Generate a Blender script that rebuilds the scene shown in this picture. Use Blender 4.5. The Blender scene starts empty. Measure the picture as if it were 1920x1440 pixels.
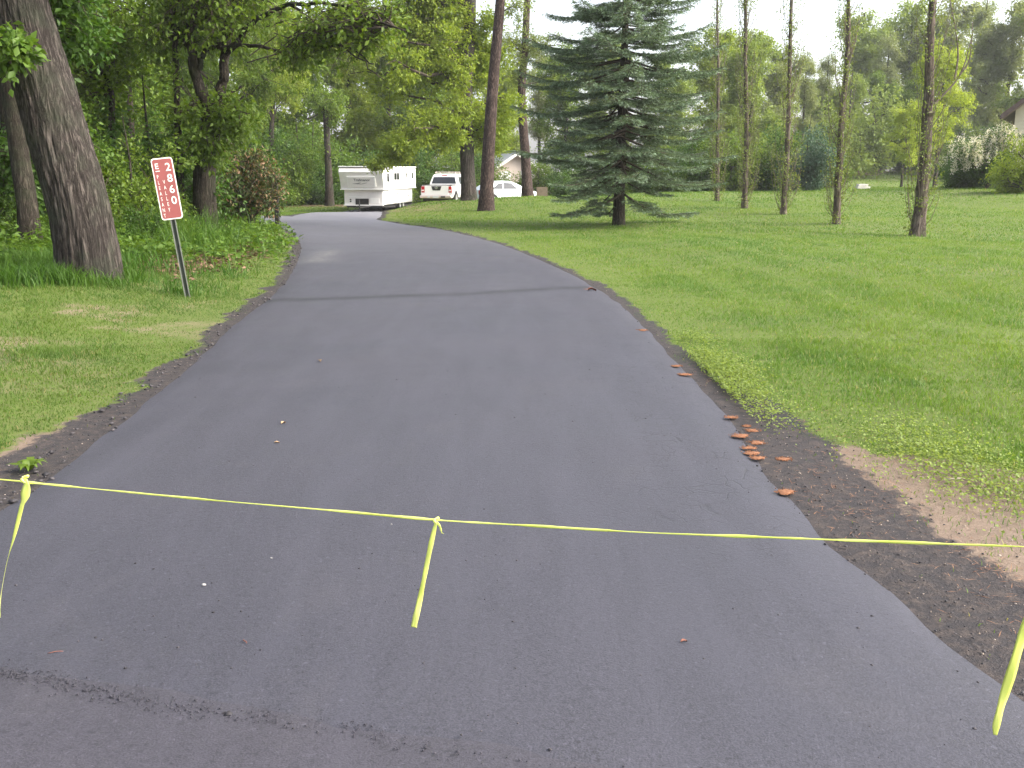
import bpy, bmesh, math, random
import numpy as np
from mathutils import Vector, Matrix, noise as mnoise
from mathutils.geometry import delaunay_2d_cdt

random.seed(7)
rng = np.random.default_rng(11)
R = math.radians
scene = bpy.context.scene
C = scene.collection

# ------------------------------------------------------------------ camera, sky, sun, exposure
CAMZ, FPX = 1.65, 1844.0
PITCH = math.atan(398.0 / FPX)
cam = bpy.data.cameras.new('camera')
cam.sensor_width = 36.0
cam.lens = 36.0 * FPX / 1920.0
cam.clip_end = 3000
cam.clip_start = 0.05
cam_o = bpy.data.objects.new('camera', cam)
cam_o.location = (0, 0, CAMZ)
cam_o.rotation_euler = (math.pi / 2 - PITCH, 0, 0)
C.objects.link(cam_o)
scene.camera = cam_o

SUN_EL, SUN_AZ = 38.0, 104.0          # azimuth clockwise from +Y: the brighter side of the white sky
world = bpy.data.worlds.new('World')
scene.world = world
world.use_nodes = True
wn = world.node_tree
wn.nodes.clear()
sky = wn.nodes.new('ShaderNodeTexSky')
sky.sky_type = 'NISHITA'
sky.sun_disc = False
sky.sun_elevation = R(SUN_EL)
sky.sun_rotation = R(SUN_AZ)
sky.air_density = 1.0
sky.dust_density = 4.0
sky.ozone_density = 1.0
hs = wn.nodes.new('ShaderNodeHueSaturation')
hs.inputs['Saturation'].default_value = 0.42
bg = wn.nodes.new('ShaderNodeBackground')
bg.inputs['Strength'].default_value = 0.15
wo = wn.nodes.new('ShaderNodeOutputWorld')
wn.links.new(sky.outputs[0], hs.inputs['Color'])
wn.links.new(hs.outputs[0], bg.inputs[0])
wn.links.new(bg.outputs[0], wo.inputs[0])
sun = bpy.data.lights.new('sun', 'SUN')
sun.energy = 1.6
sun.angle = R(30)
sun.color = (1.0, 0.90, 0.70)
sun_o = bpy.data.objects.new('sun', sun)
sd = Vector((math.sin(R(SUN_AZ)) * math.cos(R(SUN_EL)), math.cos(R(SUN_AZ)) * math.cos(R(SUN_EL)), math.sin(R(SUN_EL))))
sun_o.rotation_euler = (-sd).to_track_quat('-Z', 'Y').to_euler()
C.objects.link(sun_o)
vs = scene.view_settings
vs.view_transform = 'Standard'
vs.look = 'None'
vs.exposure = 1.8
vs.gamma = 1.0
vs.use_curve_mapping = False
scene.render.engine = 'CYCLES'
cy = scene.cycles
cy.use_denoising = True
cy.max_bounces = 6
cy.diffuse_bounces = 3
cy.glossy_bounces = 3
cy.transmission_bounces = 4
cy.transparent_max_bounces = 6
cy.caustics_reflective = False
cy.caustics_refractive = False
cy.use_adaptive_sampling = True
cy.adaptive_threshold = 0.02

# ------------------------------------------------------------------ terrain and picture geometry
def sm(v, a, b):
    t = np.clip((np.asarray(v, float) - a) / (b - a), 0, 1)
    return t * t * (3 - 2 * t)

def H(x, y):
    x = np.asarray(x, float); y = np.asarray(y, float)
    z = 0.46 * np.exp(-0.5 * ((x - 2.2) / 4.6) ** 2 - 0.5 * ((y - 48) / 7.0) ** 2)
    z = z - 0.42 * np.maximum(sm(y, 30, 54) * sm(-x, 3, 7), sm(y, 51, 59) * sm(-x, -8, -3))
    z = z - 0.26 * sm(y, 38, 52) * sm(-x, 4.9, 6.2)
    z = z + 0.34 * sm(y, 24, 55) * sm(x, 4, 12) + 0.5 * np.exp(-0.5 * ((x - 25) / 6.0) ** 2 - 0.5 * ((y - 47) / 11.0) ** 2)
    z = z + 1.3 * sm(y, 80, 130) * sm(x, 5, 22)
    z = z + 0.16 * sm(-x, 3.4, 6.5) * sm(y, 5, 14)
    z = z + 0.10 * sm(x, 1.8, 4.5) * sm(y, 4, 9)
    z = z + (0.025 * np.sin(x * 0.9 + 1.3) * np.sin(y * 0.55) + 0.03 * np.sin(x * 0.37 + y * 0.29)) * (sm(x, 2.2, 4) + sm(-x, 3.2, 5)) * sm(y, 3, 8)
    return z

cP, sP = math.cos(PITCH), math.sin(PITCH)
def ray(px, py):
    u, v = (px - 960) / FPX, (720 - py) / FPX
    return np.array([u, cP + v * sP, -sP + v * cP])

def ground_at(px, py):
    d = ray(px, py)
    if d[2] > -1e-4: d[2] = -1e-4
    lo = 0.0; t = 1.0
    while t < 400:
        p = d * t
        if p[2] + CAMZ < H(p[0], p[1]): break
        lo = t; t *= 1.01
    hi = t
    for _ in range(30):
        m = (lo + hi) / 2; p = d * m
        if p[2] + CAMZ < H(p[0], p[1]): hi = m
        else: lo = m
    p = d * hi
    return np.array([p[0], p[1], float(H(p[0], p[1]))])

def at_y(px, y, py=None, z=None):
    """point at world distance y on picture column px (on the ground unless py gives the height)"""
    if py is not None:
        d = ray(px, py); t = y / d[1]
        return np.array([d[0] * t, y, CAMZ + d[2] * t])
    x = (px - 960) / FPX * y
    for _ in range(4):
        zz = float(H(x, y)) if z is None else z
        x = (px - 960) / FPX * (y * cP + (CAMZ - zz) * sP)
    return np.array([x, y, zz])

def catmull(pts, n, closed=False):
    pts = [np.asarray(p, float) for p in pts]
    m = len(pts); out = []
    segs = m if closed else m - 1
    for i in range(segs):
        if closed:
            p0, p1, p2, p3 = pts[(i - 1) % m], pts[i], pts[(i + 1) % m], pts[(i + 2) % m]
        else:
            p1, p2 = pts[i], pts[i + 1]
            p0 = pts[i - 1] if i > 0 else 2 * p1 - p2
            p3 = pts[i + 2] if i + 2 < m else 2 * p2 - p1
        for k in range(n):
            t = k / n
            out.append(0.5 * ((2 * p1) + (-p0 + p2) * t + (2 * p0 - 5 * p1 + 4 * p2 - p3) * t * t + (-p0 + 3 * p1 - 3 * p2 + p3) * t ** 3))
    if not closed: out.append(pts[-1])
    return np.array(out)

# ------------------------------------------------------------------ object helpers
def tag(o, label=None, cat=None, group=None, kind=None):
    if label: o['label'] = label
    if cat: o['category'] = cat
    if group: o['group'] = group
    if kind: o['kind'] = kind
    return o

def empty(name, loc=(0, 0, 0), rz=0.0):
    o = bpy.data.objects.new(name, None)
    o.location = loc; o.rotation_euler = (0, 0, rz); o.empty_display_size = 0.2
    C.objects.link(o)
    return o

def mesh_obj(name, verts, faces, mat=None, parent=None, smooth=False, attrs=None):
    """verts (n,3) array; faces: list, or an int array of equal-sized faces"""
    me = bpy.data.meshes.new(name)
    verts = np.asarray(verts, np.float32)
    if isinstance(faces, np.ndarray):
        nf, k = faces.shape
        me.vertices.add(len(verts)); me.vertices.foreach_set('co', verts.ravel())
        me.loops.add(nf * k); me.loops.foreach_set('vertex_index', faces.astype(np.int32).ravel())
        me.polygons.add(nf)
        me.polygons.foreach_set('loop_start', np.arange(0, nf * k, k, dtype=np.int32))
        me.polygons.foreach_set('loop_total', np.full(nf, k, np.int32))
        if smooth: me.polygons.foreach_set('use_smooth', np.ones(nf, bool))
        me.update(calc_edges=True)
    else:
        me.from_pydata([tuple(map(float, v)) for v in verts], [], [tuple(int(i) for i in f) for f in faces])
        if smooth:
            for p in me.polygons: p.use_smooth = True
    if attrs:
        for k, a in attrs.items():
            at = me.attributes.new(k, 'FLOAT', 'POINT'); at.data.foreach_set('value', np.asarray(a, np.float32))
    o = bpy.data.objects.new(name, me)
    C.objects.link(o)
    if mat: me.materials.append(mat)
    if parent is not None: o.parent = parent
    return o

class MB:
    """collects pieces of one part"""
    def __init__(s): s.v = []; s.f = []; s.n = 0
    def add(s, v, f):
        v = np.asarray(v, float).reshape(-1, 3)
        s.v.append(v); s.f += [tuple(i + s.n for i in q) for q in f]; s.n += len(v)
        return s
    def box(s, x0, x1, y0, y1, z0, z1, bev=0.0):
        if bev <= 0:
            v = [(x, y, z) for z in (z0, z1) for (x, y) in ((x0, y0), (x1, y0), (x1, y1), (x0, y1))]
            return s.add(v, [(3, 2, 1, 0), (4, 5, 6, 7), (0, 1, 5, 4), (1, 2, 6, 5), (2, 3, 7, 6), (3, 0, 4, 7)])
        b = bev
        def ring(z, i): return [(x0 + i, y0 + b, z), (x0 + b, y0 + i, z), (x1 - b, y0 + i, z), (x1 - i, y0 + b, z), (x1 - i, y1 - b, z), (x1 - b, y1 - i, z), (x0 + b, y1 - i, z), (x0 + i, y1 - b, z)]
        return s.rings([ring(z0, b * .7), ring(z0 + b, 0), ring(z1 - b, 0), ring(z1, b * .7)])
    def rings(s, rings, cap=True):
        k = len(rings[0]); f = []
        for a in range(len(rings) - 1):
            for i in range(k):
                j = (i + 1) % k
                f.append((a * k + i, a * k + j, (a + 1) * k + j, (a + 1) * k + i))
        if cap:
            f.append(tuple(range(k - 1, -1, -1)))
            f.append(tuple((len(rings) - 1) * k + i for i in range(k)))
        return s.add([p for r in rings for p in r], f)
    def panel(s, q, t):
        """thin slab on the quad q (counter-clockwise from outside), t thick, standing proud"""
        q = [np.asarray(p, float) for p in q]
        n = np.cross(q[1] - q[0], q[-1] - q[0]); n = n / np.linalg.norm(n) * t
        k = len(q)
        return s.rings([[p - n * 0.3 for p in q], [p + n for p in q]])
    def tube(s, path, radii, sides=8, cap=True):
        path = np.asarray(path, float); n = len(path)
        radii = np.broadcast_to(np.asarray(radii, float), (n,))
        rings = []
        ref = np.array([0.31, 0.17, 0.93])
        for i in range(n):
            t = path[min(i + 1, n - 1)] - path[max(i - 1, 0)]
            t = t / (np.linalg.norm(t) + 1e-9)
            a = np.cross(t, ref if abs(np.dot(t, ref)) < .97 else np.array([1., 0, 0])); a /= np.linalg.norm(a) + 1e-9
            b = np.cross(t, a)
            an = np.linspace(0, 2 * math.pi, sides, endpoint=False)
            rings.append(path[i] + radii[i] * (np.cos(an)[:, None] * a + np.sin(an)[:, None] * b))
        return s.rings([list(r) for r in rings], cap)
    def lathe(s, prof, sides=20, axis='z', o=(0, 0, 0)):
        rings = []
        for r, h in prof:
            an = np.linspace(0, 2 * math.pi, sides, endpoint=False)
            c, d = np.cos(an) * r, np.sin(an) * r
            hh = np.full(sides, h)
            p = {'z': (c, d, hh), 'x': (hh, c, d), 'y': (d, hh, c)}[axis]
            rings.append(list(np.stack(p, 1) + np.asarray(o)))
        return s.rings(rings)
    def build(s, name, mat, parent=None, smooth=False):
        return mesh_obj(name, np.concatenate(s.v), s.f, mat, parent, smooth)

def copy_tree(o, parent=None):
    c = o.copy(); C.objects.link(c); c.parent = parent
    for ch in o.children: copy_tree(ch, c)
    return c

# ------------------------------------------------------------------ materials
def mat_new(name):
    m = bpy.data.materials.new(name); m.use_nodes = True
    nt = m.node_tree
    return m, nt, nt.nodes['Principled BSDF']

def nd(nt, t, **kw):
    n = nt.nodes.new(t)
    for k, v in kw.items():
        if k in n.inputs.keys() if hasattr(n.inputs, 'keys') else False: n.inputs[k].default_value = v
        else: setattr(n, k, v)
    return n

def noise(nt, scale, detail=4, rough=.55, vec=None, dist=0.0):
    n = nt.nodes.new('ShaderNodeTexNoise')
    n.inputs['Scale'].default_value = scale; n.inputs['Detail'].default_value = detail
    n.inputs['Roughness'].default_value = rough; n.inputs['Distortion'].default_value = dist
    if vec is not None: nt.links.new(vec, n.inputs['Vector'])
    return n.outputs[0]

def ramp(nt, fac, stops):
    r = nt.nodes.new('ShaderNodeValToRGB')
    e = r.color_ramp.elements
    while len(e) < len(stops): e.new(0.5)
    for i, (p, c) in enumerate(stops):
        e[i].position = p
        e[i].color = (c, c, c, 1) if not hasattr(c, '__len__') else (*c[:3], 1)
    nt.links.new(fac, r.inputs[0])
    return r.outputs[0]

def mix(nt, fac, a, b, blend='MIX'):
    m = nt.nodes.new('ShaderNodeMix'); m.data_type = 'RGBA'; m.blend_type = blend
    for k, v in ((0, fac), (6, a), (7, b)):
        if isinstance(v, (int, float)): m.inputs[k].default_value = v
        elif isinstance(v, (tuple, list)): m.inputs[k].default_value = (*v[:3], 1)
        else: nt.links.new(v, m.inputs[k])
    return m.outputs[2]

def math_n(nt, op, a, b=None, clamp=False):
    m = nt.nodes.new('ShaderNodeMath'); m.operation = op; m.use_clamp = clamp
    for k, v in ((0, a), (1, b)):
        if v is None: continue
        if isinstance(v, (int, float)): m.inputs[k].default_value = v
        else: nt.links.new(v, m.inputs[k])
    return m.outputs[0]

def attr(nt, name):
    a = nt.nodes.new('ShaderNodeAttribute'); a.attribute_name = name
    return a.outputs['Fac']

def coord(nt, which='Object', scale=None):
    t = nt.nodes.new('ShaderNodeTexCoord')
    if which == 'World':
        g = nt.nodes.new('ShaderNodeNewGeometry'); o = g.outputs['Position']
    else: o = t.outputs[which]
    if scale is None: return o
    mp = nt.nodes.new('ShaderNodeMapping'); mp.inputs['Scale'].default_value = scale
    nt.links.new(o, mp.inputs['Vector'])
    return mp.outputs[0]

def bump(nt, bs, h, strength, dist=0.01):
    b = nt.nodes.new('ShaderNodeBump'); b.inputs['Strength'].default_value = strength; b.inputs['Distance'].default_value = dist
    nt.links.new(h, b.inputs['Height']); nt.links.new(b.outputs[0], bs.inputs['Normal'])

def plain(name, col, rough=.6, var=.12, scale=8.0, metal=0.0, spec=.5, bmp=0.0):
    m, nt, bs = mat_new(name)
    c = coord(nt, 'Object')
    n = noise(nt, scale, 5, .6, c)
    dark = tuple(v * (1 - var) for v in col); lite = tuple(min(1, v * (1 + var)) for v in col)
    nt.links.new(ramp(nt, n, [(.3, dark), (.7, lite)]), bs.inputs['Base Color'])
    bs.inputs['Roughness'].default_value = rough; bs.inputs['Metallic'].default_value = metal
    bs.inputs['Specular IOR Level'].default_value = spec
    if bmp: bump(nt, bs, noise(nt, scale * 6, 4, .6, c), bmp)
    return m

def leaf_mat(name, a, b, trans=.38, rough=.5, patch=1.0):
    """a..b by the leaf's own tint; a slow noise shifts whole sprays a little"""
    m, nt, bs = mat_new(name)
    t = attr(nt, 'tint')
    col = mix(nt, t, a, b)
    n = noise(nt, .8, 2, .5, coord(nt, 'World'))
    col = mix(nt, ramp(nt, n, [(.35, 0.0), (.65, .5 * patch)]), col, tuple(min(1, v * k) for v, k in zip(b, (1.04, 1.04, .9))))
    nt.links.new(col, bs.inputs['Base Color'])
    bs.inputs['Roughness'].default_value = rough; bs.inputs['Specular IOR Level'].default_value = .35
    tr = nt.nodes.new('ShaderNodeBsdfTranslucent')
    tc = mix(nt, 1.0, col, (1.25, 1.2, .55), 'MULTIPLY')
    nt.links.new(tc, tr.inputs[0])
    mx = nt.nodes.new('ShaderNodeMixShader'); mx.inputs[0].default_value = trans
    nt.links.new(bs.outputs[0], mx.inputs[1]); nt.links.new(tr.outputs[0], mx.inputs[2])
    nt.links.new(mx.outputs[0], nt.nodes['Material Output'].inputs[0])
    return m

def bark_mat(name, dark, lite, moss=None, stretch=.16, scale=14.0, strength=.8):
    m, nt, bs = mat_new(name)
    v = coord(nt, 'Object', (1, 1, stretch))
    n1 = noise(nt, scale, 6, .65, v, .6)
    n2 = noise(nt, scale * 2.3, 5, .7, coord(nt, 'Object', (1, 1, .30)), .8)
    rd = math_n(nt, 'ABSOLUTE', math_n(nt, 'SUBTRACT', n1, .5))
    h = math_n(nt, 'ADD', math_n(nt, 'MULTIPLY', ramp(nt, rd, [(0, 0), (.13, 1)]), .55), math_n(nt, 'MULTIPLY', n2, .65))
    col = ramp(nt, h, [(.22, tuple(c * .4 for c in dark)), (.50, dark), (.95, lite)])
    if moss:
        f = ramp(nt, noise(nt, 2.2, 3, .6, coord(nt, 'Object')), [(.48, 0.0), (.68, .7)])
        col = mix(nt, f, col, moss)
    nt.links.new(col, bs.inputs['Base Color'])
    bs.inputs['Roughness'].default_value = .9; bs.inputs['Specular IOR Level'].default_value = .15
    bump(nt, bs, h, strength, .03)
    return m

M = {}
M['bark_oak'] = bark_mat('oak bark', (.048, .040, .037), (.135, .115, .105), (.050, .056, .040), .09, 15.0, 1.0)
M['bark_dark'] = bark_mat('dark bark', (.035, .029, .024), (.095, .080, .066), (.040, .050, .028), scale=18)
M['bark_pine'] = bark_mat('pine bark', (.048, .034, .031), (.125, .090, .082), None, .25, 13)
M['bark_poplar'] = bark_mat('poplar bark', (.090, .070, .060), (.215, .172, .150), (.105, .110, .066), .15, 12)
M['twig'] = plain('twig bark', (.06, .048, .038), .9, .25, 10, spec=.2)
M['twig_grey'] = plain('grey twig bark', (.15, .12, .10), .9, .2, 10, spec=.2)
M['leaf_dark'] = leaf_mat('dark green leaves', (.034, .084, .016), (.080, .160, .024), .44)
M['leaf_mid'] = leaf_mat('mid green leaves', (.072, .136, .020), (.152, .230, .032), .5)
M['leaf_oak'] = leaf_mat('oak leaves', (.056, .125, .019), (.126, .212, .032), .47)
M['leaf_yellow'] = leaf_mat('yellow green leaves', (.135, .210, .024), (.255, .325, .046), .52)
M['leaf_lime'] = leaf_mat('lime leaves', (.23, .32, .030), (.37, .44, .070), .52)
M['leaf_pale'] = leaf_mat('pale green leaves', (.15, .225, .050), (.25, .32, .088), .48)  # lightened for the pale veil over far trees; clover shares it
M['leaf_grey'] = leaf_mat('grey green foliage', (.155, .20, .085), (.25, .29, .14), .45)  # grey green, lightened further: veil over far trees put into the colour
M['leaf_blue'] = leaf_mat('blue green foliage', (.040, .085, .058), (.080, .145, .095), .25)
M['leaf_poplar'] = leaf_mat('poplar leaves', (.11, .165, .035), (.20, .25, .065), .4)
M['leaf_rust'] = leaf_mat('rust tinged leaves', (.045, .082, .020), (.30, .165, .105), .35, patch=.0)
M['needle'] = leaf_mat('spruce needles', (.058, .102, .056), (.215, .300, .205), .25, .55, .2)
M['blossom'] = leaf_mat('white blossom', (.60, .55, .48), (.88, .84, .80), .3, patch=.2)

def grass_material(name, a, b, dry):
    m, nt, bs = mat_new(name)
    w = coord(nt, 'World')
    t = attr(nt, 'tint')
    col = mix(nt, t, a, b)
    n1 = noise(nt, .35, 4, .6, w, .4); n2 = noise(nt, 1.7, 4, .65, w, .3)
    col = mix(nt, ramp(nt, n1, [(.38, 0.0), (.62, .85)]), col, (b[0] * 1.15, b[1] * 1.02, b[2] * 1.0))
    col = mix(nt, ramp(nt, n2, [(.48, 0.0), (.70, .50)]), col, (a[0] * .8, a[1] * .9, a[2] * 1.3))
    col = mix(nt, ramp(nt, t, [(.90, 0.0), (.97, .8)]), col, dry)
    nt.links.new(col, bs.inputs['Base Color'])
    bs.inputs['Roughness'].default_value = .5; bs.inputs['Specular IOR Level'].default_value = .3
    tr = nt.nodes.new('ShaderNodeBsdfTranslucent'); nt.links.new(mix(nt, 1.0, col, (1.2, 1.15, .6), 'MULTIPLY'), tr.inputs[0])
    mx = nt.nodes.new('ShaderNodeMixShader'); mx.inputs[0].default_value = .45
    nt.links.new(bs.outputs[0], mx.inputs[1]); nt.links.new(tr.outputs[0], mx.inputs[2])
    nt.links.new(mx.outputs[0], nt.nodes['Material Output'].inputs[0])
    return m
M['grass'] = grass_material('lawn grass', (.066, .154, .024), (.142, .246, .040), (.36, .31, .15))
M['verge'] = grass_material('verge grass with painted shade', (.040, .102, .015), (.092, .170, .024), (.27, .22, .11))  # darker copy of the lawn grass, tree shade put into its colour
M['weeds'] = grass_material('tall weeds', (.035, .100, .012), (.080, .170, .020), (.20, .19, .07))

# ------------------------------------------------------------------ the driveway outline
GL = [(-120, 1035), (0, 960), (100, 893), (215, 800), (330, 710), (440, 610), (510, 555), (545, 515), (562, 475), (562, 455), (548, 438), (520, 425), (480, 418)]
GR = [(705, 412), (740, 418), (830, 431), (930, 456), (1040, 500), (1130, 548), (1200, 605), (1280, 692), (1370, 790), (1440, 893), (1540, 1003), (1617, 1070), (1700, 1139), (1761, 1191), (1871, 1273), (1960, 1345)]
left = [ground_at(*p)[:2] for p in GL]
right = [ground_at(*p)[:2] for p in GR]
far = [left[-1] + (-4, .3), left[-1] + (-11, .2), left[-1] + (-11, 4.6)] + [ground_at(*p)[:2] for p in ((485, 405.5), (560, 402.5), (640, 398), (690, 392.5), (716, 391), (716, 400))]
bound = np.concatenate([catmull(left, 14), catmull([left[-1]] + far + [right[0]], 12)[1:-1], catmull(right, 14)])
SEAM0, SEAM1 = np.array([-3.9, 3.62]), np.array([2.7, 1.72])        # where the drive meets the street
bound = np.concatenate([[SEAM0 + (-.1, .0), np.array([-3.0, 3.75])], bound, [np.array([1.85, 2.35]), SEAM1]])
jit = np.array([[mnoise.noise((x * 2.2, y * 2.2, 3.1)), mnoise.noise((x * 2.2, y * 2.2, 9.7))] for x, y in bound])
bound = bound + jit * .035
def resample(p, step, closed=True):
    q = np.vstack([p, p[:1]]) if closed else p
    s = np.concatenate([[0], np.cumsum(np.linalg.norm(np.diff(q, axis=0), axis=1))])
    n = int(s[-1] / step); u = np.linspace(0, s[-1], n, endpoint=not closed)
    return np.stack([np.interp(u, s, q[:, 0]), np.interp(u, s, q[:, 1])], 1)
bound = resample(bound, .16)

# raster of the signed distance to the driveway (negative inside)
RX0, RY0, RS = -30.0, -6.0, .1
rnx, rny = 560, 560
gx = RX0 + np.arange(rnx) * RS; gy = RY0 + np.arange(rny) * RS
def sdist(P, poly):
    A = poly; B = np.roll(poly, -1, 0)
    out = np.empty(len(P)); ins = np.zeros(len(P), bool)
    for k in range(0, len(P), 4000):
        p = P[k:k + 4000, None, :]
        ab = (B - A)[None]; ap = p - A[None]
        t = np.clip((ap * ab).sum(-1) / ((ab ** 2).sum(-1) + 1e-12), 0, 1)
        out[k:k + 4000] = np.sqrt((((ap - t[..., None] * ab)) ** 2).sum(-1).min(1))
        y = p[..., 1]; x = p[..., 0]
        c = (A[None, :, 1] > y) != (B[None, :, 1] > y)
        xi = (B[None, :, 0] - A[None, :, 0]) * (y - A[None, :, 1]) / (B[None, :, 1] - A[None, :, 1] + 1e-12) + A[None, :, 0]
        ins[k:k + 4000] = ((c & (x < xi)).sum(1) % 2) == 1
    return np.where(ins, -out, out)
cgx, cgy = gx[::3], gy[::3]
CX, CY = np.meshgrid(cgx, cgy)
SDR = sdist(np.stack([CX.ravel(), CY.ravel()], 1), resample(bound, .35)).reshape(CX.shape)
def sample_grid(G, x, y, x0, y0, s):
    fx = np.clip((np.asarray(x) - x0) / s, 0, G.shape[1] - 1.001); fy = np.clip((np.asarray(y) - y0) / s, 0, G.shape[0] - 1.001)
    i = fx.astype(int); j = fy.astype(int); a = fx - i; b = fy - j
    return (G[j, i] * (1 - a) * (1 - b) + G[j, i + 1] * a * (1 - b) + G[j + 1, i] * (1 - a) * b + G[j + 1, i + 1] * a * b)
def road_d(x, y): return sample_grid(SDR, x, y, RX0, RY0, RS * 3)
def street_d(x, y):
    n = np.array([SEAM0[1] - SEAM1[1], SEAM1[0] - SEAM0[0]]); n = n / np.linalg.norm(n)
    return (np.asarray(x) - SEAM0[0]) * n[0] + (np.asarray(y) - SEAM0[1]) * n[1]     # positive beyond the street

# cheap lattice noise for numpy points
LN = np.random.default_rng(3).random((256, 256))
def vnoise(x, y, s):
    x = np.asarray(x, float) * s + 57.3; y = np.asarray(y, float) * s + 91.7
    i = np.floor(x).astype(int); j = np.floor(y).astype(int); a = x - i; b = y - j
    a = a * a * (3 - 2 * a); b = b * b * (3 - 2 * b)
    f = lambda p, q: LN[q % 256, p % 256]
    return f(i, j) * (1 - a) * (1 - b) + f(i + 1, j) * a * (1 - b) + f(i, j + 1) * (1 - a) * b + f(i + 1, j + 1) * a * b
def fbm(x, y, s): return .5 * vnoise(x, y, s) + .3 * vnoise(x + 13, y - 7, s * 2.1) + .2 * vnoise(x - 31, y + 17, s * 4.3)

# zones of the ground: what the soil itself is
def zones(x, y):
    d = road_d(x, y); n = fbm(x, y, 2.2); n2 = fbm(x + 40, y, .9)
    onright = x > -1.5 + 0 * y
    rightside = (x > 0.3) | (y > 20) & (x > -4.5)
    near = 1 - sm(y, 5.0, 8.5)
    wr = .21 + .16 * (1 - sm(y, 6, 12)) + .42 * near
    wl = .24 + .30 * (1 - sm(y, 4.5, 9)) + .05 * n2
    w = np.where(rightside, wr, wl)
    stain = 1 - sm(d + (n - .5) * .35, w * .55, w)
    sandw = np.where(rightside, .10 + .20 * (1 - sm(y, 6, 9)) + 2.3 * (1 - sm(y, 4.2, 6.4)), .16 + .34 * (1 - sm(y, 5.0, 9.0)))
    sand = 1 - sm(d + (n - .5) * .55, sandw * .75, sandw * 1.12)
    bare = sm(n2 + .25 * (n - .5), .53, .64) * np.exp(-0.5 * ((x + 5.2) / 1.5) ** 2 - .5 * ((y - 10.2) / 2.0) ** 2) * 1.25
    bare = np.maximum(bare, np.exp(-0.5 * ((x - 8.6) / .8) ** 2 - .5 * ((y - 15.3) / .45) ** 2) * 1.1 * sm(n, .3, .6))
    litter = sm(-x + (n - .5) * 1.2, 4.5, 5.6) * sm(y + (n - .5) * 1.6 + (x + 5) * .25, 14.4, 15.8) * (1 - sm(y, 60, 70)) * (1 - np.exp(-.5 * ((x + 7) / 4.5) ** 2 - .5 * ((y - 52) / 12) ** 2)) * (y < 33)
    litter = np.maximum(litter, sm(-x, 6.8, 8.0) * sm(y + (n - .5) * 2 + (x + 7) * .15, 13.6, 15.2) * (y < 31))
    litter = np.maximum(litter, sm(y, 60, 64) * sm(-x, 6, 9))
    litter = np.maximum(litter, sm(y, 62, 74) * sm(-x, -8, -2))
    pine = np.exp(-.5 * ((x + 4.2) / 1.6) ** 2 - .5 * ((y - 45) / 4.5) ** 2) * sm(n, .3, .55)
    return d, np.clip(stain, 0, 1), np.clip(sand, 0, 1), np.clip(bare, 0, 1), np.clip(litter, 0, 1), np.clip(pine, 0, 1)

# ------------------------------------------------------------------ ground
def axis(fine0, fine1, step, lo, hi, grow=1.13):
    a = list(np.arange(fine0, fine1 + 1e-6, step))
    s = step; v = fine1
    while v < hi: s *= grow; v += s; a.append(v)
    s = step; v = fine0; b = []
    while v > lo: s *= grow; v -= s; b.append(v)
    return np.array(b[::-1] + a)
ax = axis(-6.5, 6.0, .1, -420, 420, 1.10)
ay = axis(2.0, 17.0, .1, -60, 700, 1.055)
GX, GY = np.meshgrid(ax, ay)
gxv, gyv = GX.ravel(), GY.ravel()
d, st, sa, ba, li, pi_ = zones(gxv, gyv)
gz = H(gxv, gyv) + .012 * (fbm(gxv, gyv, 3.0) - .5) * (np.abs(d) < 8) * (d > .1)
nx, ny = len(ax), len(ay)
ii = (np.arange(ny - 1)[:, None] * nx + np.arange(nx - 1)[None]).ravel()
gf = np.stack([ii, ii + 1, ii + nx + 1, ii + nx], 1)
m, nt, bs = mat_new('ground')
w = coord(nt, 'World')
nA = noise(nt, 1.3, 6, .65, w, .4); nB = noise(nt, 14, 6, .7, w); nC = noise(nt, 90, 3, .7, w); nL = noise(nt, .09, 3, .5, w)
turf = mix(nt, nA, (.075, .115, .024), (.125, .165, .034))
turf = mix(nt, ramp(nt, nL, [(.35, 0.0), (.7, .6)]), turf, (.11, .155, .022))
turf = mix(nt, ramp(nt, nB, [(.42, 0.0), (.75, .55)]), turf, (.085, .070, .035))
soil = mix(nt, nB, (.12, .086, .064), (.30, .225, .175))
soil = mix(nt, ramp(nt, nC, [(.35, .5), (.62, 0.0)]), soil, (.10, .075, .060))
col = mix(nt, math_n(nt, 'MULTIPLY', attr(nt, 'bare'), ramp(nt, noise(nt, 3.2, 7, .72, w, .4), [(.38, 0.0), (.62, 1.0)])), turf, mix(nt, nB, (.15, .115, .075), (.27, .215, .15)))
lit = mix(nt, nB, (.040, .026, .016), (.13, .085, .052)); lit = mix(nt, ramp(nt, nC, [(.45, 0.0), (.7, .6)]), lit, (.16, .11, .07))
col = mix(nt, attr(nt, 'litter'), col, lit)
col = mix(nt, attr(nt, 'pine'), col, mix(nt, nB, (.13, .085, .05), (.24, .165, .11)))
col = mix(nt, ramp(nt, math_n(nt, 'ADD', attr(nt, 'sand'), math_n(nt, 'MULTIPLY', math_n(nt, 'SUBTRACT', nE if False else nB, .5), 1.2)), [(.35, 0.0), (.65, 1.0)]), col, soil)
stn = mix(nt, ramp(nt, nB, [(.45, 0.0), (.75, 1.0)]), (.026, .025, .030), (.078, .062, .056))
nE = noise(nt, 4.5, 7, .72, w, .5)
stf = math_n(nt, 'ADD', attr(nt, 'stain'), math_n(nt, 'ADD', math_n(nt, 'MULTIPLY', math_n(nt, 'SUBTRACT', nB, .5), 1.4), math_n(nt, 'MULTIPLY', math_n(nt, 'SUBTRACT', nE, .5), 1.8)))
col = mix(nt, ramp(nt, stf, [(.38, 0.0), (.62, .94)]), col, stn)
nt.links.new(col, bs.inputs['Base Color'])
bs.inputs['Roughness'].default_value = .85; bs.inputs['Specular IOR Level'].default_value = .25
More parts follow.
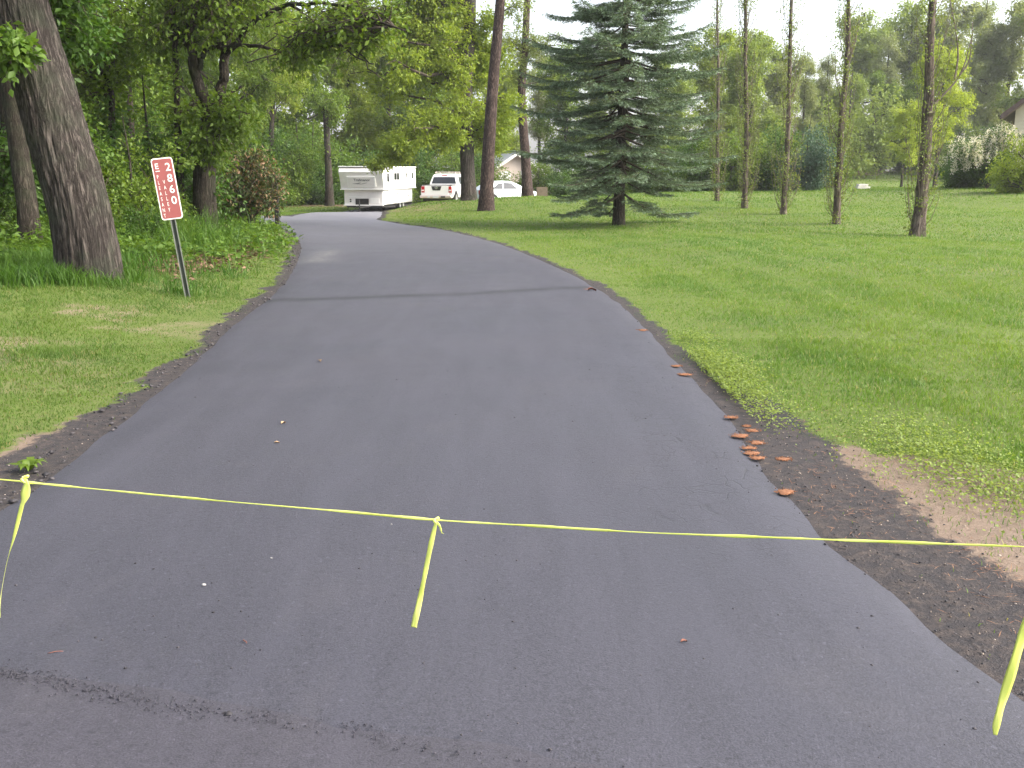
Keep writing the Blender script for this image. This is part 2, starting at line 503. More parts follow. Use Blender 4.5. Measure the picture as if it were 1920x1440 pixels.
bump(nt, bs, math_n(nt, 'ADD', nB, math_n(nt, 'MULTIPLY', nC, .5)), .7, .03)
M['ground'] = m
tag(mesh_obj('ground', np.stack([gxv, gyv, gz], 1), gf, m, None, True, {'stain': st, 'sand': sa, 'bare': ba, 'litter': li, 'pine': pi_}), kind='structure')

# ------------------------------------------------------------------ driveway and street
def asphalt(name, base, warm, cracks=True, seam=True):
    m, nt, bs = mat_new(name)
    w = coord(nt, 'World')
    n1 = noise(nt, .5, 4, .6, w, .3); n2 = noise(nt, 160, 2, .7, w); n3 = noise(nt, 9, 5, .7, w); nw = noise(nt, 2.5, 4, .6, w)
    col = mix(nt, ramp(nt, n1, [(.35, 0.0), (.7, 1.0)]), base, warm)
    col = mix(nt, ramp(nt, n2, [(.40, .75), (.55, 0.0)]), col, tuple(c * .45 for c in base))
    col = mix(nt, ramp(nt, n2, [(.66, 0.0), (.76, .55)]), col, tuple(c * 2.6 for c in base))
    col = mix(nt, ramp(nt, n3, [(.62, 0.0), (.72, .35)]), col, tuple(c * .6 for c in base))
    n4 = noise(nt, 42, 3, .7, w); n5 = noise(nt, 3.0, 5, .65, coord(nt, 'World', (1.6, .22, 1)), .4)
    col = mix(nt, ramp(nt, n4, [(.58, 0.0), (.68, .75)]), col, tuple(c * .4 for c in base))
    col = mix(nt, ramp(nt, n4, [(.30, .75), (.38, 0.0)]), col, tuple(c * 1.8 for c in base))
    col = mix(nt, ramp(nt, n5, [(.40, 0.0), (.70, .38)]), col, tuple(c * 1.35 for c in base))
    dst = noise(nt, 1.1, 6, .7, w, .8)
    col = mix(nt, ramp(nt, dst, [(.55, 0.0), (.8, .10)]), col, (.13, .115, .11))
    h = math_n(nt, 'ADD', n2, n4)
    if cracks:
        wp = nt.nodes.new('ShaderNodeVectorMath'); wp.operation = 'ADD'
        cn = nt.nodes.new('ShaderNodeTexNoise'); cn.inputs['Scale'].default_value = 3.0; cn.inputs['Detail'].default_value = 4
        nt.links.new(w, cn.inputs['Vector'])
        sc = nt.nodes.new('ShaderNodeVectorMath'); sc.operation = 'SCALE'; sc.inputs['Scale'].default_value = .22
        nt.links.new(cn.outputs['Color'], sc.inputs[0]); nt.links.new(w, wp.inputs[0]); nt.links.new(sc.outputs[0], wp.inputs[1])
        fl = nt.nodes.new('ShaderNodeMapping'); fl.inputs['Scale'].default_value = (1, 1.0, 0); nt.links.new(wp.outputs[0], fl.inputs[0])
        def crk(s, wd):
            vo = nt.nodes.new('ShaderNodeTexVoronoi'); vo.feature = 'DISTANCE_TO_EDGE'; vo.inputs['Scale'].default_value = s
            vo.inputs['Randomness'].default_value = 1.0
            nt.links.new(fl.outputs[0], vo.inputs['Vector'])
            return ramp(nt, vo.outputs['Distance'], [(0.0, 1.0), (wd, 0.0)])
        fine = math_n(nt, 'MULTIPLY', crk(7.5, .030), attr(nt, 'crazed'))
        fine = math_n(nt, 'MULTIPLY', fine, ramp(nt, nw, [(.42, 0.0), (.58, 1.0)]))
        big = math_n(nt, 'MULTIPLY', crk(1.6, .005), ramp(nt, n1, [(.50, 0.0), (.60, .8)]))
        ck = math_n(nt, 'MAXIMUM', fine, math_n(nt, 'MULTIPLY', big, attr(nt, 'crazed')))
        col = mix(nt, math_n(nt, 'MULTIPLY', ck, .60), col, (.012, .012, .014))
        h = math_n(nt, 'SUBTRACT', h, math_n(nt, 'MULTIPLY', ck, .8))
    if seam:
        sf = math_n(nt, 'MULTIPLY', attr(nt, 'overlap'), ramp(nt, nw, [(.25, .45), (.6, 1.0)]))
        col = mix(nt, sf, col, (.016, .0155, .019))
        col = mix(nt, math_n(nt, 'MULTIPLY', attr(nt, 'worn'), ramp(nt, n3, [(.35, 0.0), (.6, .7)])), col, (.15, .145, .14))
        col = mix(nt, attr(nt, 'far_pale'), col, (.165, .160, .185))  # blends to a paler grey towards the far end of the drive
    nt.links.new(col, bs.inputs['Base Color'])
    rg = ramp(nt, n1, [(.3, .56), (.7, .68)]); nt.links.new(rg, bs.inputs['Roughness'])
    bs.inputs['Specular IOR Level'].default_value = .5
    bump(nt, bs, h, .35, .006)
    return m
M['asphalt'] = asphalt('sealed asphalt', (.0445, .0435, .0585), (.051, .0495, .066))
M['street'] = asphalt('old street asphalt', (.0455, .0425, .056), (.052, .0480, .062), False, False)

inner = []
for y in np.concatenate([np.arange(1.6, 18, .16), np.arange(18, 26, .3), np.arange(26, 50, .5)]):
    for x in np.arange(-20, 3, .16 if y < 18 else (.22 if y < 26 else .5)):
        if y < 18 and (x < -5 or x > 2.2): continue
        inner.append((x + .02 * math.sin(y * 7), y))
inner = np.array(inner)
inner = inner[sdist(inner, bound) < -.10]
pts = [Vector((float(x), float(y))) for x, y in np.vstack([bound, inner])]
nb = len(bound)
vo_, _, fo_, *_ = delaunay_2d_cdt(pts, [], [list(range(nb))], 1, 1e-5)
dv = np.array([(v.x, v.y) for v in vo_])
dd = -sdist(dv, bound)
dz = H(dv[:, 0], dv[:, 1]) + .022 - .022 * (1 - sm(dd, 0, .10)) + .004 * (vnoise(dv[:, 0], dv[:, 1], 1.1) - .5)
crz = sm(dv[:, 0], .0, 1.0) * (1 - sm(dv[:, 1], 9, 14)) * sm(dv[:, 1], 3.0, 5.2) + .04
lineA, lineB = ground_at(500, 567)[:2], ground_at(1150, 541)[:2]
ln = (lineB - lineA) / np.linalg.norm(lineB - lineA)
off = (dv[:, 0] - lineA[0]) * -ln[1] + (dv[:, 1] - lineA[1]) * ln[0]
off = off - .10 * np.sin(dv[:, 0] * 1.2) - .05 * np.sin(dv[:, 0] * 3.1)
ovl = np.exp(-(off / .15) ** 2)
wp_ = ground_at(612, 478)[:2]; wq_ = ground_at(600, 490)[:2]
worn = np.exp(-((dv[:, 0] - wp_[0]) / .22) ** 2 - ((dv[:, 1] - wp_[1]) / 1.1) ** 2) + .7 * np.exp(-((dv[:, 0] - wq_[0]) / .35) ** 2 - ((dv[:, 1] - wq_[1]) / .5) ** 2)
drive = mesh_obj('driveway', np.column_stack([dv, dz]), [list(f) for f in fo_], M['asphalt'], None, True, {'crazed': np.clip(crz, 0, 1), 'overlap': ovl, 'worn': np.clip(worn, 0, 1), 'far_pale': sm(dv[:, 1] + .25 * dv[:, 0], 27, 31.5) * .9 + .18 * sm(dv[:, 1], 17, 27)})
tag(drive, kind='structure')

u = (SEAM1 - SEAM0) / np.linalg.norm(SEAM1 - SEAM0); nrm = np.array([-u[1], u[0]])
sv, sfc = [], []
ss = np.linspace(-40, 46, 173); tt = [.10, .04, -.3, -1.2, -2.5, -4.5, -6.2]
for k, t in enumerate(tt):
    for s in ss:
        p = SEAM0 + u * s + nrm * (t + .03 * math.sin(s * 5) * (k < 2))
        sv.append((p[0], p[1], float(H(*p)) + (.014 if k else .004)))
K = len(ss)
for a in range(len(tt) - 1):
    for b in range(K - 1): sfc.append((a * K + b, a * K + K + b, a * K + K + b + 1, a * K + b + 1))
tag(mesh_obj('street', sv, sfc, M['street'], None, True), kind='structure')

# ------------------------------------------------------------------ foliage builders
def unit(v):
    v = np.asarray(v, float)
    return v / (np.linalg.norm(v, axis=-1, keepdims=True) + 1e-9)

def leaf_arrays(P, D, N, L, W, fold=.25):
    """folded leaf: base, right edge, tip, left edge -> two triangles each"""
    D = unit(D); S = unit(np.cross(D, N)); U = np.cross(S, D)
    n = len(P); L = np.broadcast_to(L, (n,))[:, None]; W = np.broadcast_to(W, (n,))[:, None]
    a = P; b = P + D * L * .5 + S * W * .5 + U * W * fold; c = P + D * L; e = P + D * L * .45 - S * W * .5 + U * W * fold
    V = np.stack([a, b, c, e], 1).reshape(-1, 3)
    i = np.arange(n)[:, None] * 4
    F = np.concatenate([i + np.array([0, 1, 2]), i + np.array([0, 2, 3])], 1).reshape(-1, 3)
    return V, F

def leaf_obj(name, P, D, N, L, W, mat, parent=None, tint=None, fold=.25):
    V, F = leaf_arrays(P, D, N, L, W, fold)
    t = rng.random(len(P)) if tint is None else tint
    return mesh_obj(name, V, F, mat, parent, False, {'tint': np.repeat(t, 4)})

def straw_tubes(A, B, r0, r1):
    """many straight three-sided twigs at once"""
    A = np.asarray(A); B = np.asarray(B); n = len(A)
    t = unit(B - A); s = unit(np.cross(t, np.array([.3, .2, .9]))); q = np.cross(t, s)
    V = []
    for P, r in ((A, r0), (B, r1)):
        for k in range(3):
            an = k * 2.0944
            V.append(P + (math.cos(an) * s + math.sin(an) * q) * np.broadcast_to(r, (n,))[:, None])
    V = np.stack(V, 1).reshape(-1, 3)
    i = np.arange(n)[:, None] * 6
    F = np.concatenate([i + np.array([k, (k + 1) % 3, 3 + (k + 1) % 3, 3 + k]) for k in range(3)], 1).reshape(-1, 4)
    return V, F

def bez(a, b, c, n):
    t = np.linspace(0, 1, n)[:, None]
    return (1 - t) ** 2 * a + 2 * t * (1 - t) * b + t * t * c

def in_blob(g, blobs, lo=.35, hi=1.0):
    wts = np.array([b[1][0] * b[1][1] * b[1][2] for b in blobs]) ** .8
    b = blobs[g.choice(len(blobs), p=wts / wts.sum())]
    v = unit(g.normal(size=3)) * (lo + (hi - lo) * g.random() ** .6)
    return np.asarray(b[0], float) + v * np.asarray(b[1], float), b

def crown_skeleton(g, trunk, trad, blobs, n_limb, n_sub, n_twig, sub_r=1.3, twig_l=.6, low=.35, lift=.35, droop=.15):
    """limbs reach from the trunk into the crown, sub-branches and twigs fill it; returns limb tubes and twig ends"""
    trunk = np.asarray(trunk, float)
    limbs, TA, TB = [], [], []
    zlo = trunk[0, 2] + (trunk[-1, 2] - trunk[0, 2]) * low
    for k in range(n_limb):
        tip, b = in_blob(g, blobs, .45, .9)
        hd = np.linalg.norm(tip[:2] - trunk[-1, :2])
        za = np.clip(tip[2] - hd * lift - g.random() * .8, zlo, trunk[-1, 2])
        i = np.argmin(abs(trunk[:, 2] - za)); a = trunk[i]
        mid = a * .5 + tip * .5 + np.array([0, 0, hd * .14]) + g.normal(size=3) * hd * .08
        path = bez(a, mid, tip, 8); path[1:-1] += g.normal(size=(6, 3)) * .03 * max(hd, 1)
        r = min(trad[i] * .55, .02 + .018 * np.linalg.norm(tip - a))
        limbs.append((path, np.linspace(r, .012, 8), 6))
        for s in range(n_sub):
            t = .3 + .7 * g.random(); q = path[min(int(t * 7), 7)]
            e = q + unit(g.normal(size=3) + .35 * unit(tip - a)) * sub_r * (.5 + .7 * g.random())
            rel = (e - np.asarray(b[0])) / np.asarray(b[1]); rn = np.linalg.norm(rel)
            if rn > 1.08: e = np.asarray(b[0]) + rel / rn * 1.05 * np.asarray(b[1])
            m2 = (q + e) / 2 + np.array([0, 0, .12]) + g.normal(size=3) * .08
            sp = bez(q, m2, e, 4)
            limbs.append((sp, np.linspace(.016, .006, 4), 4))
            tt_ = g.random(n_twig); base = q + (e - q) * (.25 + .75 * tt_)[:, None] + g.normal(size=(n_twig, 3)) * .05
            dr = unit(g.normal(size=(n_twig, 3)) * np.array([1, 1, .6]) + .7 * unit(e - q) + np.array([0, 0, -droop]))
            TA.append(base); TB.append(base + dr * twig_l * (.5 + .8 * g.random(n_twig))[:, None])
    return limbs, np.concatenate(TA), np.concatenate(TB)

def twig_leaves(g, TA, TB, per, L, W, spread=.10, up=.8, droop=.35):
    n = len(TA); t = .1 + .95 * g.random((n, per))
    P = TA[:, None] + (TB - TA)[:, None] * t[..., None] + g.normal(size=(n, per, 3)) * spread
    D = .55 * unit(TB - TA)[:, None] + g.normal(size=(n, per, 3)) * .6 + np.array([0, 0, -droop])
    N = g.normal(size=(n, per, 3)) * .55 + np.array([0, 0, up])
    m = n * per
    s = .65 + .6 * g.random(m)
    return P.reshape(-1, 3), D.reshape(-1, 3), N.reshape(-1, 3), L * s, W * s

def limb_mesh(limbs, TA=None, TB=None, keep=1.0):
    mb = MB()
    for path, rad, sides in limbs: mb.tube(path, rad, sides, False)
    if TA is not None:
        k = int(len(TA) * keep)
        V, F = straw_tubes(TA[:k], TB[:k], .006, .003)
        mb.add(V, [tuple(f) for f in F])
    return mb

def bark_trunk(name, path, radii, sides, mat, parent, furrow=.0, flare=0.0, seg=None, freq=5.0, seed=0.0):
    """a trunk with real furrows: radius pushed in and out by stretched noise"""
    path = np.asarray(path, float); radii = np.asarray(radii, float)
    if seg:
        s = np.linspace(0, 1, len(path)); u_ = np.linspace(0, 1, seg)
        path = np.stack([np.interp(u_, s, path[:, k]) for k in range(3)], 1); radii = np.interp(u_, s, radii)
    n = len(path); an = np.linspace(0, 2 * math.pi, sides, endpoint=False)
    V = np.zeros((n, sides, 3))
    for i in range(n):
        t = unit(path[min(i + 1, n - 1)] - path[max(i - 1, 0)])
        a = unit(np.cross(t, np.array([0, 1., 0]))); b = np.cross(t, a)
        zz = path[i, 2] - path[0, 2]
        for k in range(sides):
            c, s_ = math.cos(an[k]), math.sin(an[k])
            r = radii[i]
            if flare: r *= 1 + flare * math.exp(-max(zz, 0) / .35) * (.55 + .45 * math.cos(an[k] * 4 + seed))
            if furrow:
                q = Vector((c * freq + seed, s_ * freq, zz * .9))
                f = mnoise.ridged_multi_fractal(q, 1.0, 2.2, 3, 1.0, 2.0) * .5
                f2 = mnoise.noise(Vector((c * freq * 4 + seed, s_ * freq * 4, zz * 4.0)))
                r += furrow * (.75 - f) + furrow * .35 * f2
            V[i, k] = path[i] + r * (c * a + s_ * b)
    i = np.arange(n - 1)[:, None] * sides; k = np.arange(sides)[None]
    F = np.stack([i + k, i + (k + 1) % sides, i + sides + (k + 1) % sides, i + sides + k], -1).reshape(-1, 4)
    return mesh_obj(name, V.reshape(-1, 3), F, mat, parent, True)

def broad_tree(name, trunk, trad, blobs, nl, ns, nt_, per, L, W, leaf, bark='bark_dark', seed=0, loc=(0, 0, 0), sides=10, twigs=.5, furrow=0.012, **kw):
    g = np.random.default_rng(seed)
    root = empty(name, loc)
    tp = catmull([np.asarray(p, float) for p in trunk], 5)
    tr = np.interp(np.linspace(0, 1, len(tp)), np.linspace(0, 1, len(trad)), trad)
    bark_trunk('trunk', tp, tr, sides, M[bark], root, furrow, .35, len(tp) * 2, 3.0, seed * 1.7)
    lkw = {k: kw.pop(k) for k in ('spread', 'up', 'ldroop') if k in kw}
    limbs, TA, TB = crown_skeleton(g, tp, tr, blobs, nl, ns, nt_, **kw)
    perm = g.permutation(len(TA)); TA, TB = TA[perm], TB[perm]
    limb_mesh(limbs, TA, TB, twigs).build('branches', M['twig'], root)
    P, D, N, Ls, Ws = twig_leaves(g, TA, TB, per, L, W, lkw.get('spread', .10), lkw.get('up', .8), lkw.get('ldroop', .35))
    leaf_obj('crown', P, D, N, Ls, Ws, M[leaf], root, g.random(len(P)) ** 3.5 if leaf == 'leaf_rust' else None)
    return root

def set_leaf(root, leaf):
    for ch in root.children:
        if ch.name.split('.')[0] in ('crown',):
            ch.material_slots[0].link = 'OBJECT'; ch.material_slots[0].material = M[leaf]

def stand(proto, name, label, cat, group, px, y, rz, s, leaf=None, first=False, sz=None, dz=-.05):
    o = proto if first else copy_tree(proto)
    o.name = name
    p = at_y(px, y); o.location = (p[0], p[1], p[2] + dz); o.rotation_euler = (0, 0, rz)
    o.scale = (s, s, s if sz is None else sz)
    if 'group' in o: del o['group']
    tag(o, label, cat, group)
    if leaf: set_leaf(o, leaf)
    return o

# prototypes (each is the first of its own kind in the scene)
woodA = broad_tree('woodland_tree', [(0, 0, 0), (.1, .05, 3), (-.1, .1, 6.5), (.1, 0, 11)], [.20, .17, .13, .04],
                   [((0, 0, 7.6), (3.6, 3.6, 3.4)), ((1.2, .5, 10.5), (2.6, 2.6, 2.6)), ((-1.5, -.6, 5.2), (2.6, 2.6, 1.8))], 20, 9, 9, 15, .17, .095, 'leaf_mid', seed=21)
woodB = broad_tree('woodland_tree', [(0, 0, 0), (-.2, .05, 3.5), (.2, -.1, 8), (0, 0, 13)], [.17, .15, .11, .03],
                   [((0, 0, 9.5), (2.9, 2.9, 4.2)), ((-1.4, .4, 6.2), (2.3, 2.3, 2.2)), ((1.5, -.3, 7.8), (2.2, 2.2, 2.0))], 20, 8, 9, 15, .16, .085, 'leaf_mid', seed=22)
under = broad_tree('understory_tree', [(0, 0, 0), (.1, 0, 1.2), (0, .1, 2.6), (.1, 0, 4.2)], [.06, .05, .04, .015],
                   [((0, 0, 2.9), (1.9, 1.9, 2.1)), ((.9, .3, 1.5), (1.5, 1.5, 1.2)), ((-1.0, -.2, 1.7), (1.5, 1.5, 1.3))], 16, 7, 8, 17, .14, .08, 'leaf_dark', seed=23, low=.1, furrow=.004)
bush = broad_tree('shrub', [(0, 0, 0), (.05, 0, .5), (0, .05, 1.2)], [.04, .03, .012],
                  [((0, 0, 1.05), (1.25, 1.25, .95)), ((.6, .1, .6), (.9, .9, .55)), ((-.6, 0, .6), (.9, .9, .55))], 14, 6, 8, 15, .10, .055, 'leaf_dark', seed=24, low=0, sub_r=.6, twig_l=.35, furrow=.002)
farT = broad_tree('far_tree', [(0, 0, 0), (.1, 0, 5), (-.2, .1, 10), (0, 0, 17)], [.30, .25, .18, .05],
                  [((0, 0, 13.2), (3.8, 3.8, 3.9)), ((2.2, .5, 9.6), (3.0, 3.0, 2.8)), ((-2.3, -.5, 8.2), (3.0, 3.0, 2.8)), ((.3, -.8, 5.0), (3.2, 3.0, 2.6))], 24, 8, 8, 18, .30, .18, 'leaf_mid', seed=25, sub_r=1.7, twig_l=.9, spread=.22, twigs=.2)
farP = broad_tree('far_tree', [(0, 0, 0), (.05, 0, 6), (0, .1, 12), (0, 0, 19)], [.24, .2, .14, .04],
                  [((0, 0, 15.6), (1.9, 1.9, 3.2)), ((.8, 0, 11.6), (2.3, 2.3, 2.2)), ((-.8, .3, 8.4), (2.4, 2.4, 2.0))], 26, 6, 8, 16, .26, .09, 'leaf_grey', seed=26, sub_r=1.0, twig_l=.7, spread=.2, twigs=.2, lift=.05)

# ---- woods on the left of the drive
G = 'woodland trees left of the drive'
first = {id(woodA): True, id(woodB): True, id(under): True, id(bush): True, id(farT): True, id(farP): True}
def put(proto, *a, **k):
    f = first.pop(id(proto), False)
    return stand(proto, *a, first=f, **k)
woods = [(woodA, 30, 21, .4, .95, 'leaf_oak'), (woodB, 150, 25, 2.1, .74, 'leaf_mid'), (woodA, 250, 31, 1.2, .52, 'leaf_oak'), (woodB, -90, 27, .2, 1.05, 'leaf_dark'),
         (woodB, 300, 36, 3.3, .52, 'leaf_mid'), (woodA, 90, 37, 4.2, .52, 'leaf_dark'), (woodA, 430, 50, 5.1, 1.0, 'leaf_mid'), (woodB, 215, 45, 5.9, .60, 'leaf_mid'),
         (woodB, 520, 66, .9, 1.1, 'leaf_yellow'), (woodA, 360, 52, 1.9, 1.0, 'leaf_mid'), (woodA, -40, 48, 2.9, .75, 'leaf_mid'), (woodB, 150, 58, 4.8, .62, 'leaf_yellow')]
wl_ = ['dense green tree behind the big leaning oak', 'slim green tree just right of the big leaning oak', 'broad green tree behind the red address sign', 'dark green tree past the photo\'s left edge',
       'slim tree behind the forked trunk', 'dark tree deep in the woods behind the leaning oak', 'green tree behind the reddish bush', 'slim tree deep in the woods above the red sign',
       'yellow green tree nearest the white trailer on its left', 'green tree deep in the woods behind the forked trunk', 'tree deep in the woods at the photo\'s left edge', 'yellow green tree glimpsed deep in the woods near the leaning oak']
for (pr, px, y, rz, s, lf), lb in zip(woods, wl_): put(pr, 'woodland_tree', lb, 'tree', G, px, y, rz, s, leaf=lf)
G = 'understory saplings in the woods'
us = [(-20, 19, .85), (110, 20.5, .8), (255, 20, .62), (285, 24, .9), (345, 30, .95), (200, 29, 1.1), (60, 27, 1.1), (430, 36, .9), (520, 64, 1.2), (405, 36, 1.1), (590, 69, 1.3), (150, 36, 1.2), (270, 40, 1.2), (620, 71, 1.4), (-60, 33, 1.2), (465, 62, 1.4), (560, 70, 1.4), (330, 48, 1.3), (30, 42, 1.3)]
for i, (px, y, s) in enumerate(us):
    put(under, 'understory_tree', ['leafy sapling at the photo\'s left edge behind the thin dark oak', 'sapling between the thin dark oak and the massive leaning oak', 'small sapling just left of the red sign', 'sapling directly behind the red sign', 'sapling right of the sign in front of the stone wall', 'sapling behind the foot of the massive leaning oak, on its right', 'sapling seen between the two leftmost oak trunks', 'sapling behind the rust tinged bush', 'sapling above and behind the black post', 'sapling behind the forked oak\'s trunk', 'sapling just left of the trailer\'s upper shell', 'tall sapling deep behind the massive leaning oak', 'tall sapling deep in the wood above the sign', 'sapling touching the left side of the trailer', 'sapling past the photo\'s left edge', 'tall sapling deep in the wood above the rust tinged bush', 'sapling farthest back between the bush and the trailer', 'tall sapling deep behind the forked oak', 'tall sapling deep behind the thin dark oak'][i], 'sapling', G, px, y, i * 1.9, s, leaf=['leaf_dark', 'leaf_oak', 'leaf_mid'][i % 3])
G = 'low shrubs on the woodland floor'
bs_ = [(15, 18.2, .55), (100, 19.5, .5), (265, 18.5, .45), (240, 21, .8), (300, 22, .7), (350, 26, .8), (160, 23, .9), (40, 22, 1.0), (430, 30, .8), (425, 33, .9), (560, 67, 1.2), (600, 67, 1.3), (640, 68, 1.4), (530, 65, 1.2), (490, 63, 1.2), (-30, 25, 1.0)]
for i, (px, y, s) in enumerate(bs_):
    put(bush, 'shrub', ['low shrub at the foot of the thin dark oak', 'low shrub between the two leftmost oaks', 'lowest shrub just left of the sign post', 'shrub behind the tall weeds left of the sign', 'shrub right behind the sign post', 'shrub between the sign and the forked oak', 'shrub right of the massive oak behind its base', 'shrub behind the thin dark oak', 'shrub at the foot of the forked oak', 'low shrub behind the rust tinged bush', 'shrub on the far verge left of the trailer, second from it', 'shrub on the far verge nearest the trailer\'s left side', 'rounded shrub behind the trailer\'s left corner', 'shrub on the far verge above the black post', 'shrub farther back behind the black post', 'shrub past the photo\'s left edge'][i], 'shrub', G, px, y, i * 2.3, s, leaf=['leaf_oak', 'leaf_mid', 'leaf_dark'][i % 3])

# trees added along the left side, outside the frame, to shade the near verge
for (x_, y_, rz_, s_, lb) in ((-9.6, 7.0, 1.0, .95, 'woodland tree outside the left of the picture, level with the tape'), (-11.2, 11.6, 3.0, .9, 'woodland tree outside the left of the picture, level with the sign'), (-9.4, 1.8, 5.0, .95, 'woodland tree outside the left of the picture, nearest the street')):
    o = copy_tree(woodA); o.location = (x_, y_, float(H(x_, y_)) - .05); o.rotation_euler = (0, 0, rz_); o.scale = (s_, s_, s_)
    tag(o, lb, 'tree', 'woodland trees left of the drive'); set_leaf(o, 'leaf_oak')

# ---- trees behind the trailer and pickup, and along the far side of the lawn
G = 'trees closing the view behind the vehicles'
cen = [(farT, 560, 74, .3, .80, 'leaf_mid'), (farT, 660, 80, 2.2, .85, 'leaf_yellow'), (farT, 730, 84, 4.0, .80, 'leaf_mid'), (farT, 800, 78, 5.4, .78, 'leaf_mid'), (farT, 860, 90, 1.0, .78, 'leaf_yellow'),
       (farT, 1060, 88, 2.7, .72, 'leaf_mid'), (farP, 1010, 96, .5, .72, 'leaf_grey'), (farT, 480, 78, 1.4, .95, 'leaf_mid'), (farT, 390, 84, 3.4, 1.0, 'leaf_mid'), (farT, 1140, 92, 3.6, .74, 'leaf_pale'), (farT, 930, 106, .8, .85, 'leaf_yellow'), (farT, 760, 100, 2.5, 1.0, 'leaf_yellow')]
for i, (pr, px, y, rz, s, lf) in enumerate(cen):
    put(pr, 'far_tree', ['tall green tree left of the trailer behind the far verge', 'tall yellow green tree behind the trailer\'s left half', 'tall green tree behind the trailer\'s right half', 'tall green tree between the trailer and the pickup', 'yellow green tree behind the pickup and oak trunk', 'green tree behind the spruce\'s left side', 'grey green conifer left of the spruce top', 'tall green tree behind the far verge above the black post', 'tall green tree far behind the forked oak', 'pale green tree directly behind the spruce trunk', 'yellow green tree behind the tan house', 'tallest yellow green tree far behind the trailer and pickup'][i], 'tree', G, px, y, rz, s, leaf=lf)
G = 'shrubs along the edge of the far woods'
for i, (px, y, s) in enumerate([(600, 70, 1.7), (650, 72, 1.6), (700, 70, 1.8), (745, 71, 1.6), (790, 72, 1.9), (835, 73, 1.7), (870, 74, 1.8), (910, 78, 1.7), (560, 71, 1.6), (1010, 78, 1.5), (1060, 76, 1.5)]):
    put(bush, 'shrub', ['dark shrub behind the trailer\'s left corner at the foot of the woods', 'shrub behind the trailer, left of its middle', 'shrub behind the trailer\'s middle', 'shrub behind the trailer\'s right end', 'shrub between the trailer and the pickup', 'shrub directly behind the pickup cab', 'shrub behind the oak trunk beside the pickup', 'shrub behind the white car\'s left end', 'shrub on the far verge left of the trailer', 'shrub right of the tan house', 'shrub behind the spruce\'s left boughs'][i], 'shrub', G, px, y, i * 1.7, s, leaf=['leaf_dark', 'leaf_mid'][i % 2])
G = 'far trees beyond the lawn'
fr = [(farT, 1245, 86, .2, .62, 'leaf_pale'), (farT, 1330, 92, 1.6, .78, 'leaf_yellow'), (farT, 1400, 88, 3.1, .74, 'leaf_pale'), (farT, 1455, 98, 4.4, .72, 'leaf_grey'), (farP, 1500, 100, .7, .64, 'leaf_grey'), (farP, 1540, 112, 2.0, .68, 'leaf_grey'),
      (farT, 1600, 128, 5.2, 1.12, 'leaf_pale'), (farT, 1690, 132, .9, 1.22, 'leaf_pale'), (farT, 1760, 126, 2.4, 1.18, 'leaf_grey'), (farP, 1650, 122, 1.0, .84, 'leaf_grey'), (farP, 1820, 118, 3.9, 1.02, 'leaf_grey'), (farT, 1870, 110, 3.3, 1.05, 'leaf_grey'), (farT, 1950, 104, 5.5, 1.05, 'leaf_pale'),
      (farT, 1585, 112, 3.8, .62, 'leaf_pale'), (farT, 1640, 118, .1, .66, 'leaf_mid'), (farT, 1520, 116, 1.1, .60, 'leaf_mid'), (farT, 1700, 112, 4.1, .6, 'leaf_mid'), (farT, 2040, 96, 1.9, 1.05, 'leaf_mid'), (farT, 1380, 108, 5.0, .86, 'leaf_yellow')]
for i, (pr, px, y, rz, s, lf) in enumerate(fr):
    put(pr, 'far_tree', ['pale tree behind the spruce\'s right boughs', 'yellow green far tree between spruce and fourth poplar', 'pale far tree behind the fourth poplar from the right', 'grey green far tree behind the third poplar from the right', 'slim grey conifer just right of the third poplar from the right', 'slim grey conifer midway between second and third poplar from the right', 'tall pale far tree behind the second poplar from the right', 'tallest pale far tree between the two poplars nearest the house', 'tall grey green far tree behind the nearest poplar\'s top', 'dark slim conifer between the two poplars nearest the house', 'tall grey conifer right of the lime green maple', 'tall grey green tree above the white flowering shrub', 'tall pale tree above the cream house\'s roof', 'small pale far tree left of the white blocks', 'small green far tree above the white blocks', 'small green far tree behind the bluish evergreen shrub', 'small green far tree left of the lime green maple', 'tree past the photo\'s right edge behind the cream house', 'yellow green tree farthest back behind the fourth poplar'][i], 'tree', G, px, y, rz, s, leaf=lf)
G = 'dark shrubs where the lawn meets the trees'
for i, (px, y, s, lf) in enumerate([(1300, 63, 1.7, 'leaf_dark'), (1355, 62, 1.75, 'leaf_mid'), (1410, 61, 1.55, 'leaf_mid'), (1455, 62, 1.9, 'leaf_dark'), (1260, 66, 1.5, 'leaf_mid'), (1200, 68, 1.5, 'leaf_dark'), (1140, 70, 1.5, 'leaf_mid'), (1560, 70, 1.2, 'leaf_mid')]):
    put(bush, 'shrub', ['dark shrub at the lawn\'s back edge between spruce and farthest poplar', 'dark shrub behind the farthest thin poplar', 'dark shrub behind the fourth poplar from the right', 'dark shrub just left of the third poplar from the right', 'shrub behind the spruce\'s right boughs', 'dark shrub behind the spruce, right of its trunk', 'shrub directly behind the spruce trunk', 'green shrub behind the second poplar from the right'][i], 'shrub', G, px, y, i * 1.1, s, leaf=lf)
stand(copy_tree(under), 'shrub', 'bluish dark evergreen shrub between the second and third poplar from the right', 'shrub', None, 1512, 59, 1.0, 1.05, 'leaf_blue', first=True)
stand(copy_tree(under), 'young_tree', 'pale green young tree behind the second poplar from the right', 'tree', None, 1588, 104, 2.0, 2.5, 'leaf_pale', sz=2.5, first=True)
stand(copy_tree(under), 'young_tree', 'dark leafy young tree left of the white blocks', 'tree', None, 1548, 76, 4.0, 1.0, 'leaf_mid', first=True)
stand(copy_tree(woodA), 'maple_tree', 'bright lime green maple behind the nearest poplar', 'tree', None, 1752, 68, .7, .74, 'leaf_lime', sz=.76, first=True)
